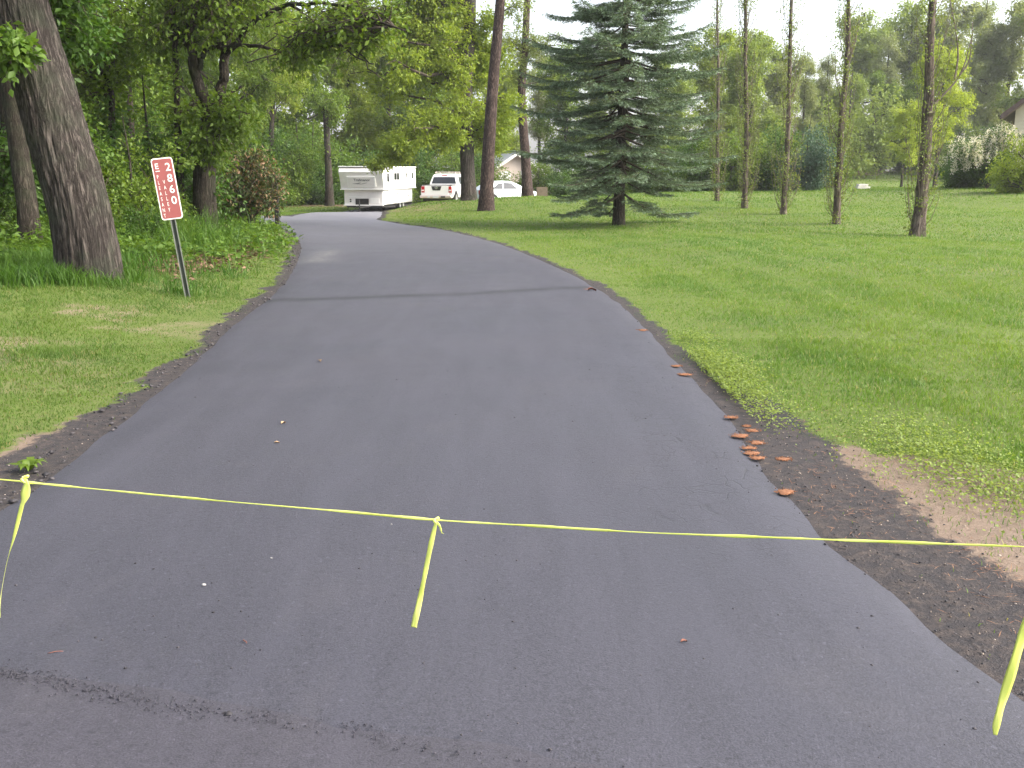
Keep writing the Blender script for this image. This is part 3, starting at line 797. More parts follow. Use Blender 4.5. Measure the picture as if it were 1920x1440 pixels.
stand(copy_tree(woodA), 'maple_tree', 'smaller yellow green maple reaching left of the nearest poplar', 'tree', None, 1690, 78, 3.7, .52, 'leaf_lime', sz=.50, first=True)
stand(copy_tree(bush), 'shrub', 'yellow green shrub beside the cream house at the photo\'s right edge', 'shrub', None, 1925, 43, 2.0, 1.25, 'leaf_yellow', first=True)
stand(copy_tree(bush), 'shrub', 'dark shrub in the shade beneath the white flowering shrub', 'shrub', None, 1822, 50.5, 4.0, 1.5, 'leaf_dark', sz=1.2, first=True)

G = 'low thicket at the far end of the clearing'
fl = ['thicket shrub far behind the third poplar from the right', 'thicket shrub left of the brush pile', 'thicket shrub behind the brush pile', 'thicket shrub straight above the white blocks', 'thicket shrub between the white blocks and the nearest poplar', 'thicket shrub behind the nearest poplar trunk', 'thicket shrub under the lime green maple', 'thicket shrub left of the white blossom', 'thicket shrub behind the white blossom', 'thicket shrub behind the cream house\'s shrub']
for i, (px, y, s) in enumerate([(1500, 118, 2.6), (1552, 121, 2.8), (1600, 117, 2.4), (1645, 123, 2.6), (1690, 120, 2.7), (1735, 116, 2.6), (1780, 110, 2.6), (1822, 100, 2.5), (1865, 96, 2.5), (1910, 92, 2.4)]):
    put(bush, 'shrub', fl[i], 'shrub', G, px, y, i * 1.3, s, leaf=['leaf_mid', 'leaf_pale', 'leaf_dark'][i % 3])

# ---- reddish bush by the bend
b = broad_tree('shrub', [(0, 0, 0), (.1, 0, .5), (.25, .05, 1.2)], [.05, .035, .012],
               [((.0, 0, 1.45), (1.2, 1.1, .75)), ((.55, 0, 1.15), (.7, .8, .45)), ((-.6, .1, 1.1), (.7, .8, .45))], 14, 5, 8, 9, .10, .05, 'leaf_rust', seed=44, low=0, sub_r=.6, twig_l=.4, furrow=.002, twigs=1.0)
p = at_y(464, 25.5); b.location = p
tag(b, 'rust tinged spreading bush on the inside of the bend', 'bush')

# ---- white flowering shrub by the house
g = np.random.default_rng(9)
fs = empty('flowering_shrub', at_y(1850, 48))
trunk = catmull([(0, 0, 0), (.05, 0, .8), (0, 0, 2.0)], 5)
limbs, TA, TB = crown_skeleton(g, trunk, np.linspace(.08, .03, len(trunk)), [((-1.75, 0, 1.30), (.55, .7, .28)), ((-1.1, 0, 1.72), (.75, .9, .38)), ((-.3, 0, 2.05), (.85, 1.0, .42)), ((.6, 0, 2.30), (.9, 1.0, .42)), ((1.3, 0, 2.55), (.8, 1.0, .40)), ((.2, .3, 1.2), (1.5, 1.0, .6))], 24, 6, 8, sub_r=.7, twig_l=.4, low=0)
bark_trunk('trunk', trunk, np.linspace(.08, .03, len(trunk)), 8, M['bark_dark'], fs)
limb_mesh(limbs, TA, TB, .5).build('branches', M['twig'], fs)
P, D, N, Ls, Ws = twig_leaves(g, TA, TB, 12, .10, .055)
leaf_obj('crown', P, D, N, Ls, Ws, M['leaf_dark'], fs)
k = (TB[:, 1] < .7) & (TB[:, 2] > 1.62 + .40 * np.clip(TB[:, 0], -2.2, 2)) & (g.random(len(TB)) < .85)
A = TB[k]; n = len(A)
P = (A[:, None] + g.normal(size=(n, 30, 3)) * np.array([.05, .05, .12]) - np.array([0, 0, .08])).reshape(-1, 3)
leaf_obj('blossoms', P, g.normal(size=P.shape), g.normal(size=P.shape), .055, .045, M['blossom'], fs)
tag(fs, 'large shrub in white blossom beside the cream house', 'shrub')

# ---- big leaning oak at the left
o = empty('oak_tree', ground_at(172, 522))
bp = np.array(o.location)
def on(px, py, y): return at_y(px, y, py) - bp
tp = catmull([(0, 0, -.15), (-.02, 0, .1), on(150, 400, bp[1]), on(105, 240, bp[1] + .05), on(60, 90, bp[1] + .1), on(20, -60, bp[1] + .1), on(-40, -330, bp[1] + .3)], 16)
tp[:, 0] = tp[:, 0]
tr = np.interp(np.linspace(0, 1, len(tp)), [0, .08, .3, .5, .7, .85, 1], [.465, .43, .385, .37, .355, .325, .22])
bark_trunk('trunk', tp, tr, 150, M['bark_oak'], o, .050, .08, 220, 11.0, 2.3)
g = np.random.default_rng(5)
limbs, TA, TB = crown_skeleton(g, tp[45:], tr[45:], [((-.6, -.3, 6.9), (4.4, 3.6, 1.6)), ((2.4, .6, 6.6), (2.4, 2.4, 1.1))], 16, 8, 8, low=.3)
l2, TA2, TB2 = crown_skeleton(g, np.array([on(45, 60, bp[1] - .4), on(30, 90, bp[1] - .5)]), [.03, .02], [(on(15, 105, bp[1] - .75), (.36, .25, .28)), (on(50, 118, bp[1] - .75), (.28, .2, .16))], 6, 5, 5, sub_r=.25, twig_l=.16, low=0)
limb_mesh(limbs + l2, TA, TB, .5).build('branches', M['twig'], o)
a1 = twig_leaves(g, TA, TB, 14, .16, .09); a2 = twig_leaves(g, TA2, TB2, 6, .13, .075, .05, ldroop if False else .8)
leaf_obj('crown', *[np.concatenate([x, y]) for x, y in zip(a1, a2)], M['leaf_oak'], o)
tag(o, 'massive oak with furrowed grey bark leaning left beside the red sign', 'tree')

# second, thinner trunk behind it
p = at_y(62, 17.6)
o = broad_tree('oak_tree', [(0, 0, -.1), at_y(50, 17.6, 380) - p, at_y(28, 17.7, 230) - p, at_y(5, 17.8, 60) - p, at_y(-30, 18, -250) - p], [.20, .165, .15, .14, .06],
               [((-1.0, 0, 6.4), (3.0, 2.5, 1.6)), ((.3, .6, 4.3), (1.3, 1.2, .7))], 12, 7, 8, 14, .15, .085, 'leaf_dark', seed=31, loc=p, sides=28, furrow=.022, low=.45)
tag(o, 'thinner dark oak trunk left of the massive leaning oak', 'tree')

# slim crooked stems inside the wood
G = 'slim bare stems in the woods'
for (pts, y, r, lb) in (([(213, 395), (210, 280), (208, 170), (190, 130), (170, 60)], 24, .085, 'slim crooked stem between the leaning oak and the sign'), ([(240, 380), (228, 340), (165, 220), (140, 150), (120, 40)], 26, .09, 'slim stem slanting left behind the leaning oak'),
                        ([(342, 430), (338, 350), (334, 250), (330, 120), (322, 0)], 23, .10, 'straight dark stem just behind the address sign'), ([(618, 385), (617, 345), (615, 300), (610, 200)], 64, .30, 'dark trunk just left of the white trailer'), ([(256, 300), (243, 190), (238, 130), (225, 20)], 29, .10, 'thin stem above the top of the sign, left of the forked trunk')):
    p = at_y(pts[0][0], y)
    ro = empty('woodland_tree', p)
    path = catmull([(0, 0, -.1)] + [at_y(a, y, c) - p for a, c in pts[1:]], 6)
    bark_trunk('trunk', path, np.linspace(r, r * .55, len(path)), 12, M['bark_dark'], ro, .012, .2, len(path) * 2, 3)
    g = np.random.default_rng(int(pts[0][0]))
    limbs, TA, TB = crown_skeleton(g, path[len(path) // 3:], np.full(len(path), .05), [(path[-1], (1.6, 1.6, 1.0)), (path[-len(path) // 3], (1.3, 1.3, .8))], 8, 5, 6, sub_r=.9)
    limb_mesh(limbs, TA, TB).build('branches', M['twig'], ro)
    leaf_obj('crown', *twig_leaves(g, TA, TB, 12, .15, .085), M['leaf_mid'], ro)
    tag(ro, lb, 'tree', G)

# forked oak behind the sign with long limbs over the drive
y0 = 23.0
p = at_y(390, y0); ro = empty('oak_tree', p)
q = lambda px, py, dy=0: at_y(px, y0 + dy, py) - p
st0 = catmull([(0, 0, -.15), q(383, 350), q(391, 260), q(398, 205)], 8)
bark_trunk('trunk', st0, np.interp(np.linspace(0, 1, len(st0)), [0, .4, 1], [.27, .235, .20]), 40, M['bark_dark'], ro, .03, .15, 70, 5, 1.1)
mb = MB()
stems = [([q(396, 215), q(370, 150), q(358, 70), q(368, -20), q(380, -160)], .14, .06), ([q(402, 215), q(417, 160), q(424, 80), q(428, -20), q(440, -200)], .135, .06),
         ([q(372, 130), q(385, 95), q(412, 82), q(440, 60, -.5)], .07, .03), ([q(424, 105), q(452, 72, -.4), q(482, 36, -.8), q(545, 10, -1.5), q(640, 12, -2.4), q(760, 58, -3.2)], .085, .015),
         ([q(410, 90, -.2), q(470, 85, -.8), q(560, 100, -1.6), q(640, 85, -2.2), q(700, 120, -2.8)], .05, .012), ([q(420, 60), q(450, 10, .4), q(520, -40, 1)], .06, .03),
         ([q(545, 10, -1.5), q(600, 50, -1.8), q(660, 100, -2.2), q(720, 150, -2.6)], .03, .01), ([q(360, 100), q(330, 50, .3), q(300, -20, .6)], .06, .03)]
for pts, r0, r1 in stems:
    pa = catmull(pts, 6); pa[1:-1] += rng.normal(size=(len(pa) - 2, 3)) * .02
    mb.tube(pa, np.linspace(r0, r1, len(pa)), 9)
mb.build('limbs', M['bark_dark'], ro, True)
g = np.random.default_rng(77)
sk = [crown_skeleton(g, catmull([q(424, 80), q(428, -20), q(440, -200)], 4), np.full(12, .05), [(q(380, -40), (3.0, 2.5, 1.4)), (q(330, 60, .5), (1.4, 1.2, .8)), (q(480, -30, -.5), (1.8, 1.8, 1.0))], 14, 7, 8),
      crown_skeleton(g, catmull([q(482, 36, -.8), q(545, 10, -1.5), q(640, 12, -2.4), q(740, 50, -3.0)], 5), np.full(20, .03), [(q(560, 60, -1.6), (1.2, 1.0, .55)), (q(640, 40, -2.2), (1.1, .9, .5)), (q(700, 110, -2.8), (.8, .8, .4)), (q(510, 120, -1.4), (.7, .7, .4))], 14, 5, 7, sub_r=.6, twig_l=.4, droop=.4),
      crown_skeleton(g, catmull([q(396, 230, -.3), q(398, 205, -.3)], 4), np.full(8, .03), [(q(420, 250, -.9), (.75, .5, .35)), (q(385, 285, -.9), (.6, .5, .3)), (q(450, 215, -.6), (.7, .6, .4)), (q(380, 320, -.9), (.35, .3, .2))], 10, 5, 7, sub_r=.45, twig_l=.3, droop=.5)]
limb_mesh(sum([s[0] for s in sk], []), np.concatenate([s[1] for s in sk]), np.concatenate([s[2] for s in sk]), .8).build('branches', M['twig'], ro)
ar = [twig_leaves(g, s[1], s[2], k_, .13, .065) for s, k_ in zip(sk, (9, 6, 9))]
leaf_obj('crown', *[np.concatenate(z) for z in zip(*ar)], M['leaf_mid'], ro)
tag(ro, 'forked dark oak behind the red sign, limbs reaching over the drive', 'tree')

# mid oak whose canopy hangs over the trailer
y0 = 48.0
p = at_y(880, y0); ro = empty('oak_tree', p)
q = lambda px, py, dy=0: at_y(px, y0 + dy, py) - p
st0 = catmull([(0, 0, -.2), q(877, 320), q(874, 240), q(874, 150), q(880, 60), q(882, -40), q(884, -160)], 7)
tr = np.interp(np.linspace(0, 1, len(st0)), [0, .15, .5, .8, 1], [.40, .33, .30, .26, .16])
bark_trunk('trunk', st0, tr, 28, M['bark_oak'], ro, .03, .45, 90, 4, 3.3)
g = np.random.default_rng(15)
bl = [(q(760, 130, -2), (3.2, 2.6, 2.0)), (q(680, 90, -1), (2.8, 2.4, 1.9)), (q(790, 245, -2.5), (2.6, 2.0, .95)), (q(715, 268, -2.5), (1.7, 1.5, .65)), (q(715, 312, -2.8), (.75, .6, .55)), (q(790, 292, -2.6), (1.1, .9, .4)), (q(850, 30, 0), (2.4, 2.4, 1.6)), (q(960, 230, .5), (1.6, 1.6, 1.2)), (q(930, 120, 1), (1.1, 1.4, .9)), (q(830, 175, -1), (1.8, 2.0, 1.2)), (q(600, 40, 0), (2.0, 2.0, 1.5)), (q(770, 20, 0), (2.4, 2.4, 1.4)), (q(700, 20, -1), (2.6, 2.4, 1.4)), (q(930, 60, .8), (1.5, 1.4, 1.2)), (q(860, -30, 0), (2.6, 2.4, 1.2))]
limbs, TA, TB = crown_skeleton(g, st0, tr, bl, 54, 8, 9, sub_r=1.1, twig_l=.55, low=.22, lift=.15, droop=.3)
l3, TA3, TB3 = crown_skeleton(g, np.array([q(790, 255, -2.6), q(770, 262, -2.7)]), [.03, .03], [(q(735, 282, -2.8), (.9, .7, .35)), (q(712, 318, -2.8), (.50, .5, .42))], 8, 6, 7, sub_r=.5, twig_l=.35, low=0, droop=.6)
limbs = limbs + l3; TA = np.concatenate([TA, TA3]); TB = np.concatenate([TB, TB3])
limb_mesh(limbs, TA, TB, .5).build('branches', M['twig'], ro)
leaf_obj('crown', *twig_leaves(g, TA, TB, 15, .17, .085), M['leaf_yellow'], ro)
tag(ro, 'oak with yellow green canopy hanging over the trailer, right of the pickup', 'tree')

# pines beside it
def pine(px, y, pts, r, label, seed, needle_blobs):
    p = at_y(px, y); ro = empty('pine_tree', p)
    path = catmull([(0, 0, -.2)] + [at_y(a, y, c) - p for a, c in pts], 7)
    rad = np.interp(np.linspace(0, 1, len(path)), [0, .12, .5, 1], [r * 1.25, r, r * .72, r * .45])
    bark_trunk('trunk', path, rad, 24, M['bark_pine'], ro, .022, .3, 80, 4, seed)
    g = np.random.default_rng(seed)
    bl = [(at_y(a, y + dy, c) - p, s) for a, c, dy, s in needle_blobs]
    limbs, TA, TB = crown_skeleton(g, path, rad, bl, 16, 5, 6, sub_r=.9, twig_l=.5, low=.35, lift=-.05)
    limb_mesh(limbs, TA, TB).build('branches', M['twig'], ro)
    leaf_obj('crown', *twig_leaves(g, TA, TB, 18, .17, .04, .08, .2, .1), M['leaf_poplar'], ro)
    tag(ro, label, 'tree')
pine(911, 39.0, [(915, 300), (925, 150), (938, 0), (945, -150), (950, -320)], .26, 'straight pine trunk in front of the white car', 61, [(900, -190, 0, (2.6, 2.4, 1.4)), (985, 20, 0, (1.3, 1.0, .8)), (930, 60, 0, (1.0, .9, .7))])
pine(990, 53.0, [(985, 290), (978, 180), (986, 60), (990, -60), (995, -200)], .26, 'dark pine with bare side branches left of the blue spruce', 62, [(1010, 60, 0, (2.0, 1.8, 1.6)), (1000, 170, 0, (1.9, 1.6, .8)), (960, 110, 0, (1.6, 1.4, 1.0)), (1000, -110, 0, (2.4, 2.2, 1.5))])

# ---- blue spruce
sp = empty('spruce_tree', ground_at(1160, 422))
g = np.random.default_rng(8)
HT = 12.2
tpath = catmull([(0, 0, -.15), (.0, 0, 2.0), (.05, 0, 5), (.1, 0, 9), (.1, 0, HT)], 8)
bark_trunk('trunk', tpath, np.linspace(.185, .02, len(tpath)), 20, M['bark_dark'], sp, .012, .3, 70, 4, 5)
boughs, NA, NB = [], [], []
z = .95
while z < HT - .2:
    Lz = np.interp(z, [.6, 1.3, 2.2, 3.2, 5.0, 7.0, 9.0, HT], [2.2, 2.9, 3.15, 3.05, 2.75, 2.25, 1.5, .15])
    nb_ = 7 if z > 1.9 else 4
    a0 = g.random() * 6.28
    for k in range(nb_):
        az = a0 + k * 6.283 / nb_ + g.normal() * .25
        Lb = Lz * (.50 + .62 * g.random())
        h = np.array([math.cos(az), math.sin(az), 0]); side = np.array([-h[1], h[0], 0])
        rise = np.interp(z, [.6, 2.0, 4, 8, HT], [-.26, -.20, -.05, .10, .6]) + g.normal() * .06
        zz = z + g.normal() * .10
        tl = np.linspace(0, 1, 9)
        sag = -.16 * np.sin(tl * 2.2) * Lb * np.interp(z, [0, 3, 9], [1.0, .8, .3]) * .8
        path = h * (tl * Lb)[:, None] + np.array([0, 0, 1]) * (zz + rise * Lb * tl + sag + .10 * Lb * tl ** 3)[:, None] + side * (np.sin(tl * 2 + k) * .06 * Lb)[:, None]
        path[:, 2] = np.maximum(path[:, 2], .22 + .1 * tl)
        path[:, :2] += tpath[np.argmin(abs(tpath[:, 2] - z)), :2]
        boughs.append((path, np.linspace(.028 * (.4 + Lb / 3.2), .006, 9), 5))
        nlat = int(15 * Lb) + 5
        for j in range(nlat):
            t = .22 + .78 * (j + g.random()) / nlat
            f = t * 8; i0 = min(int(f), 7); q = path[i0] + (path[i0 + 1] - path[i0]) * (f - i0)
            sg = 1 if j % 2 else -1
            ll = (.16 + .52 * (1 - t) ** .8 * min(1, Lb / 2.2)) * (.7 + .6 * g.random())
            dr = unit(h * .75 + side * sg * (.75 + .3 * g.random()) + np.array([0, 0, -.22 + .25 * g.random()]))
            NA.append(q); NB.append(q + dr * ll)
            if ll > .3:
                for s2 in (-1, 1):
                    q2 = q + dr * ll * (.35 + .4 * g.random())
                    d2 = unit(dr + s2 * unit(np.cross(dr, [0, 0, 1])) * .8 + np.array([0, 0, -.15]))
                    NA.append(q2); NB.append(q2 + d2 * ll * .5)
        for j in range(3, 8):
            NA.append(path[j]); NB.append(path[j + 1])
    z += .34 if z < 2 else .25
NA, NB = np.array(NA), np.array(NB)
limb_mesh(boughs, NA, NB, 1.0).build('boughs', M['twig'], sp)
ln_ = np.linalg.norm(NB - NA, axis=1)
cnt = np.clip((ln_ * 42).astype(int), 5, 20)
idx = np.repeat(np.arange(len(NA)), cnt)
t = g.random(len(idx)) * 1.05
T = unit(NB - NA)[idx]
rad = unit(np.cross(T, g.normal(size=T.shape))); rad[:, 2] = rad[:, 2] * .8 + .12
P = NA[idx] + (NB - NA)[idx] * t[:, None]
out = np.linalg.norm(P[:, :2], axis=1)
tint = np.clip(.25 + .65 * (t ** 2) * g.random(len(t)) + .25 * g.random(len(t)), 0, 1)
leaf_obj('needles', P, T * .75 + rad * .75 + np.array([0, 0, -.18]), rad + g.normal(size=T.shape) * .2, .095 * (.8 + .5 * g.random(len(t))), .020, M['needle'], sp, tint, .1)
tag(sp, 'blue green spruce with drooping lower boughs on the lawn edge', 'tree')

# ---- row of poplars
def poplar(px, py, pts, r, seed, label, fork=False, dens=1.0):
    p = ground_at(px, py); ro = empty('poplar_tree', p); y = p[1]
    g = np.random.default_rng(seed)
    path = catmull([(0, 0, -.12)] + [at_y(a, y, c) - p for a, c in pts], 8)
    n = len(path)
    path[3:, 0] += np.cumsum(g.normal(size=n - 3)) * .008
    rad = np.interp(np.linspace(0, 1, n), [0, .06, .3, .7, 1], [r * 1.25, r, r * .82, r * .55, r * .3])
    bark_trunk('trunk', path, rad, 30, M['bark_poplar'], ro, r * .10, .35, 130, 4, seed)
    mb = MB(); A, B = [], []
    top = path[-1, 2]
    for k in range(int(80 * dens)):
        z0 = g.random() ** 1.5 * top * .85 + .1
        i = np.argmin(abs(path[:, 2] - z0)); az = g.random() * 6.283
        h = np.array([math.cos(az), math.sin(az), 0]); L = .6 + 1.5 * g.random()
        w_ = .14 + .32 * g.random() if z0 < 3 else .14 + .34 * g.random()
        tl = np.linspace(0, 1, 6)[:, None]
        pa = path[i] + h * (rad[i] * .8 + w_ * np.sin(tl * 1.9) ** .8) + np.array([0, 0, 1]) * tl * L + g.normal(size=(6, 3)) * .012
        mb.tube(pa, np.linspace(.010, .003, 6), 4, False)
        A.append(pa[2:-1]); B.append(pa[3:])
    if fork:
        for (a, b_, c) in (((1752, 195), (1800, 140), (1825, 60)), ((1800, 140), (1818, 110), (1824, 40)), ((1790, 150), (1796, 90), (1780, -10))):
            pa = catmull([at_y(*[a[0], y, a[1]]) - p, at_y(b_[0], y, b_[1]) - p, at_y(c[0], y, c[1]) - p], 6)
            mb.tube(pa, np.linspace(.03, .008, len(pa)), 6, False); A.append(pa[6:-1]); B.append(pa[7:])
        kn = at_y(1742, y, 215) - p
        mb.add(*[(lambda V: (V, [(0, 1, 2), (0, 2, 3), (0, 3, 4), (0, 4, 1), (1, 4, 3, 2)]))(np.array([kn + (-.10, -.2, .02), kn + (-.02, -.1, .09), kn + (.05, -.2, .05), kn + (.06, -.1, -.06), kn + (-.03, -.1, -.08)]))][0])
    mb.build('shoots', M['twig_grey'], ro)
    A, B = np.concatenate(A), np.concatenate(B)
    L1 = twig_leaves(g, A, B, 6, .062, .05, .07)
    # leaf tufts on short spurs close to the trunk
    k = int(120 * dens); zz = (g.random(k) ** 1.3) * top * .9 + .05
    ii_ = np.array([np.argmin(abs(path[:, 2] - v)) for v in zz]); az = g.random(k) * 6.283
    c0 = path[ii_] + np.stack([np.cos(az), np.sin(az), 0 * az], 1) * (rad[ii_] + .05 + .12 * g.random(k))[:, None]
    P = (c0[:, None] + g.normal(size=(k, 10, 3)) * np.array([.06, .06, .10])).reshape(-1, 3)
    L2 = (P, g.normal(size=P.shape) + (0, 0, -.2), g.normal(size=P.shape) + (0, 0, .6), np.full(len(P), .06), np.full(len(P), .05))
    leaf_obj('crown', *[np.concatenate([a, b_]) for a, b_ in zip(L1, L2)], M['leaf_poplar'], ro)
    tag(ro, label, 'tree', 'row of half bare poplars on the lawn')
poplar(1720, 443, [(1738, 260), (1744, 120), (1750, 0), (1756, -150)], .15, 3, 'nearest poplar trunk, with a dead branch forking right', True, .85)
poplar(1568, 420, [(1576, 260), (1588, 120), (1592, 0), (1594, -120)], .10, 4, 'second poplar from the right, straight with ivy like shoots')
poplar(1468, 402, [(1476, 300), (1480, 150), (1486, 0), (1488, -100)], .095, 5, 'third poplar from the right, forked low on its trunk')
poplar(1396, 391, [(1398, 280), (1396, 130), (1394, 0), (1394, -90)], .10, 6, 'fourth poplar from the right, just right of the spruce', False, 1.2)
poplar(1345, 377, [(1346, 280), (1347, 150), (1348, 40), (1348, -60)], .085, 7, 'farthest thin poplar, half hidden by the spruce boughs')

for o_ in list(bpy.data.objects):
    if o_.name.split('.')[0] in ('branches', 'shoots', 'boughs'): o_['kind'] = 'stuff'
# ------------------------------------------------------------------ lawn grass (blades thin out and widen with distance)
def wedge(n, r0, r1, half=41):
    r = np.sqrt(rng.random(n) * (r1 * r1 - r0 * r0) + r0 * r0); a = R(half) * (2 * rng.random(n) - 1)
    return r * np.sin(a), r * np.cos(a)

def blades(x, y, z, h, w, lean, tint, segs):
    n = len(x); az = rng.random(n) * 6.283; la = rng.random(n) * 6.283
    sx, sy = np.cos(az) * w / 2, np.sin(az) * w / 2
    lx, ly = np.cos(la) * lean * h, np.sin(la) * lean * h
    B = np.stack([x, y, z], 1)
    S = np.stack([sx, sy, 0 * sx], 1)
    tip = B + np.stack([lx, ly, h * np.sqrt(np.maximum(.15, 1 - lean ** 2 * .6))], 1)
    if segs == 1:
        V = np.stack([B - S, B + S, tip], 1).reshape(-1, 3)
        F = np.arange(n * 3).reshape(-1, 3); k = 3
    else:
        mid = B + np.stack([lx * .28, ly * .28, h * .55], 1)
        V = np.stack([B - S, B + S, mid - S * .8, mid + S * .8, tip], 1).reshape(-1, 3)
        i = np.arange(n)[:, None] * 5
        F = np.concatenate([i + np.array([0, 1, 3]), i + np.array([0, 3, 2]), i + np.array([2, 3, 4])], 1).reshape(-1, 3); k = 5
    return V, F, np.repeat(tint, k)

VS, FS, TS, off_ = [], [], [], 0
def push(V, F, T):
    global off_
    VS.append(V); FS.append(F + off_); TS.append(T); off_ += len(V)
LAWN, VERGE = [[], [], [], 0], [[], [], [], 0]
bands = [(2.2, 6, 5600, .0040, .044, 2), (6, 10, 3600, .0054, .046, 2), (10, 16, 1700, .0085, .048, 1), (16, 26, 700, .013, .052, 1), (26, 45, 250, .022, .058, 1), (45, 80, 60, .042, .075, 1), (80, 130, 12, .09, .09, 1)]
for r0, r1, dens, w, h, sg in bands:
    area = R(41) * (r1 * r1 - r0 * r0)
    x, y = wedge(int(area * dens), r0, r1)
    d, st, sa, ba, li, pi_ = zones(x, y)
    n1 = fbm(x, y, 1.6); n2 = fbm(x + 9, y + 4, .5)
    ok = (d > .03) & (street_d(x, y) > .15)
    pr = (1 - .93 * sm(st + (n1 - .5) * .8, .2, .9)) * (1 - .90 * sm(sa + (n1 - .5) * .7, .25, .6)) * (1 - .6 * ba * sm(n1, .35, .6)) * (1 - .88 * li) * (1 - .6 * pi_) * (.55 + .75 * n1)
    ok &= rng.random(len(x)) < pr
    x, y, n1, n2, d = x[ok], y[ok], n1[ok], n2[ok], d[ok]
    left_ = (x < -2) & (y < 22)
    n3 = sm(fbm(x - 20, y + 31, 2.6), .5, .75)
    hh = h * (.45 + .8 * rng.random(len(x))) * (.45 + .9 * n2 + .35 * n3) * np.where(left_, 1.0 + .9 * sm(y, 11.5, 14.5) * n1, 1.0) * (.5 + .5 * sm(d, .2, 1.4))
    band = np.sin(d * 5.2 + 1.2 * n2 * 6) * sm(d, .6, 1.5) * (1 - sm(d, 9, 14)) * (x > 0)
    hh = hh * (1 - .22 * band)
    tint = np.clip(.12 + .14 * band + .55 * rng.random(len(x)) + .35 * (n1 - .4), 0, .89)
    tint = np.where(rng.random(len(x)) < .035 + .10 * (sa[ok] > .1) + .06 * (ba[ok] > .2), .99, tint)
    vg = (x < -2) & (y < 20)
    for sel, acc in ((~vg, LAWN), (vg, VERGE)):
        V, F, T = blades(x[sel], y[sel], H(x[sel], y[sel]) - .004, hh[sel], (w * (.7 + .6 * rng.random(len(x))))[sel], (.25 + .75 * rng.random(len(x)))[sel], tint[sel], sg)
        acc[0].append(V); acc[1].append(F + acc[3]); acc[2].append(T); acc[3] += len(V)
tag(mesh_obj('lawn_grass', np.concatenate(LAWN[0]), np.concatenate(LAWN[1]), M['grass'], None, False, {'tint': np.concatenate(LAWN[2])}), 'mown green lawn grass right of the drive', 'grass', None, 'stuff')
tag(mesh_obj('verge_grass', np.concatenate(VERGE[0]), np.concatenate(VERGE[1]), M['verge'], None, False, {'tint': np.concatenate(VERGE[2])}), 'patchy grass coloured darker for tree shade on the left verge below the sign', 'grass', None, 'stuff')

# tall weeds round the oaks and in the edge of the wood
VS, FS, TS, off_ = [], [], [], 0
for cpx, cy_, n, sxy, h in ((40, 15.6, 1500, (1.4, .7), .36), (100, 15.2, 700, (.7, .4), .30), (-40, 15.0, 900, (1.0, .7), .34), (258, 19.2, 2600, (.8, .8), .72), (280, 21.5, 1600, (1.0, 1.0), .8), (20, 18.6, 1200, (1.6, .8), .5), (225, 15.9, 260, (.4, .25), .22), (320, 13.9, 400, (1.0, .25), .12), (430, 15.6, 500, (1.0, .4), .12), (345, 13.15, 160, (.14, .10), .15), (110, 14.55, 500, (.35, .12), .26), (170, 14.5, 260, (.3, .10), .16), (228, 15.0, 200, (.2, .15), .2), (60, 14.8, 600, (.5, .3), .28), (112, 530, 420, (.22, .10), .26), (150, 534, 260, (.25, .08), .15), (200, 532, 200, (.2, .08), .16), (232, 524, 240, (.14, .14), .22), (85, 528, 500, (.3, .15), .3), (30, 532, 600, (.4, .2), .28)):
    p = at_y(cpx, cy_) if cy_ < 100 else ground_at(cpx, cy_)
    x = p[0] + rng.normal(size=n) * sxy[0]; y = p[1] + rng.normal(size=n) * sxy[1]
    ok = road_d(x, y) > .5; x, y = x[ok], y[ok]
    push(*blades(x, y, H(x, y) - .01, h * (.4 + .8 * rng.random(len(x))), .014, .2 + .6 * rng.random(len(x)), np.clip(rng.random(len(x)) * .93, 0, .93), 2))
tag(mesh_obj('weeds', np.concatenate(VS), np.concatenate(FS), M['weeds'], None, False, {'tint': np.concatenate(TS)}), 'tall weedy grass round the oak trunks', 'weeds', None, 'stuff')

# broad leaved ground cover in the wood edge, clover by the drive
def cover(name, spots, L, W, leaf, label):
    P, N = [], []
    for px, y, n, sx, sy, h in spots:
        p = at_y(px, y); k = n // 7
        cx = p[0] + rng.normal(size=k) * sx; cy_ = p[1] + rng.normal(size=k) * sy
        ok = road_d(cx, cy_) > .18; cx, cy_ = cx[ok], cy_[ok]
        hh = h * (.3 + .9 * rng.random(len(cx)))
        q = np.stack([cx, cy_, H(cx, cy_) + hh], 1)[:, None] + rng.normal(size=(len(cx), 7, 3)) * np.array([L * .9, L * .9, h * .25])
        P.append(q.reshape(-1, 3))
    P = np.concatenate(P); P[:, 2] = np.maximum(P[:, 2], H(P[:, 0], P[:, 1]) + .01)
    D = rng.normal(size=P.shape) * (1, 1, .35); N = rng.normal(size=P.shape) * .4 + (0, 0, 1)
    s = .6 + .7 * rng.random(len(P))
    tag(leaf_obj(name, P, D, N, L * s, W * s, M[leaf], None), label, 'undergrowth', None, 'stuff')
cover('undergrowth', [(300, 17.2, 220, .7, .35, .18), (250, 17.0, 600, .4, .3, .2), (370, 18.5, 300, .9, .7, .16), (440, 19.5, 400, .8, .9, .14), (480, 21.5, 1300, .7, 1.3, .20), (330, 20.5, 700, .9, .8, .25), (410, 23.0, 1000, 1.0, 1.2, .25), (495, 25, 900, .5, 1.0, .16), (30, 16.5, 900, 1.0, .5, .3), (150, 17.2, 900, 1.0, .6, .3), (215, 18.4, 900, .5, .6, .4), (-60, 17, 700, 1.0, .8, .4), (480, 29, 500, .6, .8, .2)],
      .11, .075, 'leaf_oak', 'broad leaved green undergrowth along the edge of the woods')
def at_px(px, py): return ground_at(px, py)
cl = []
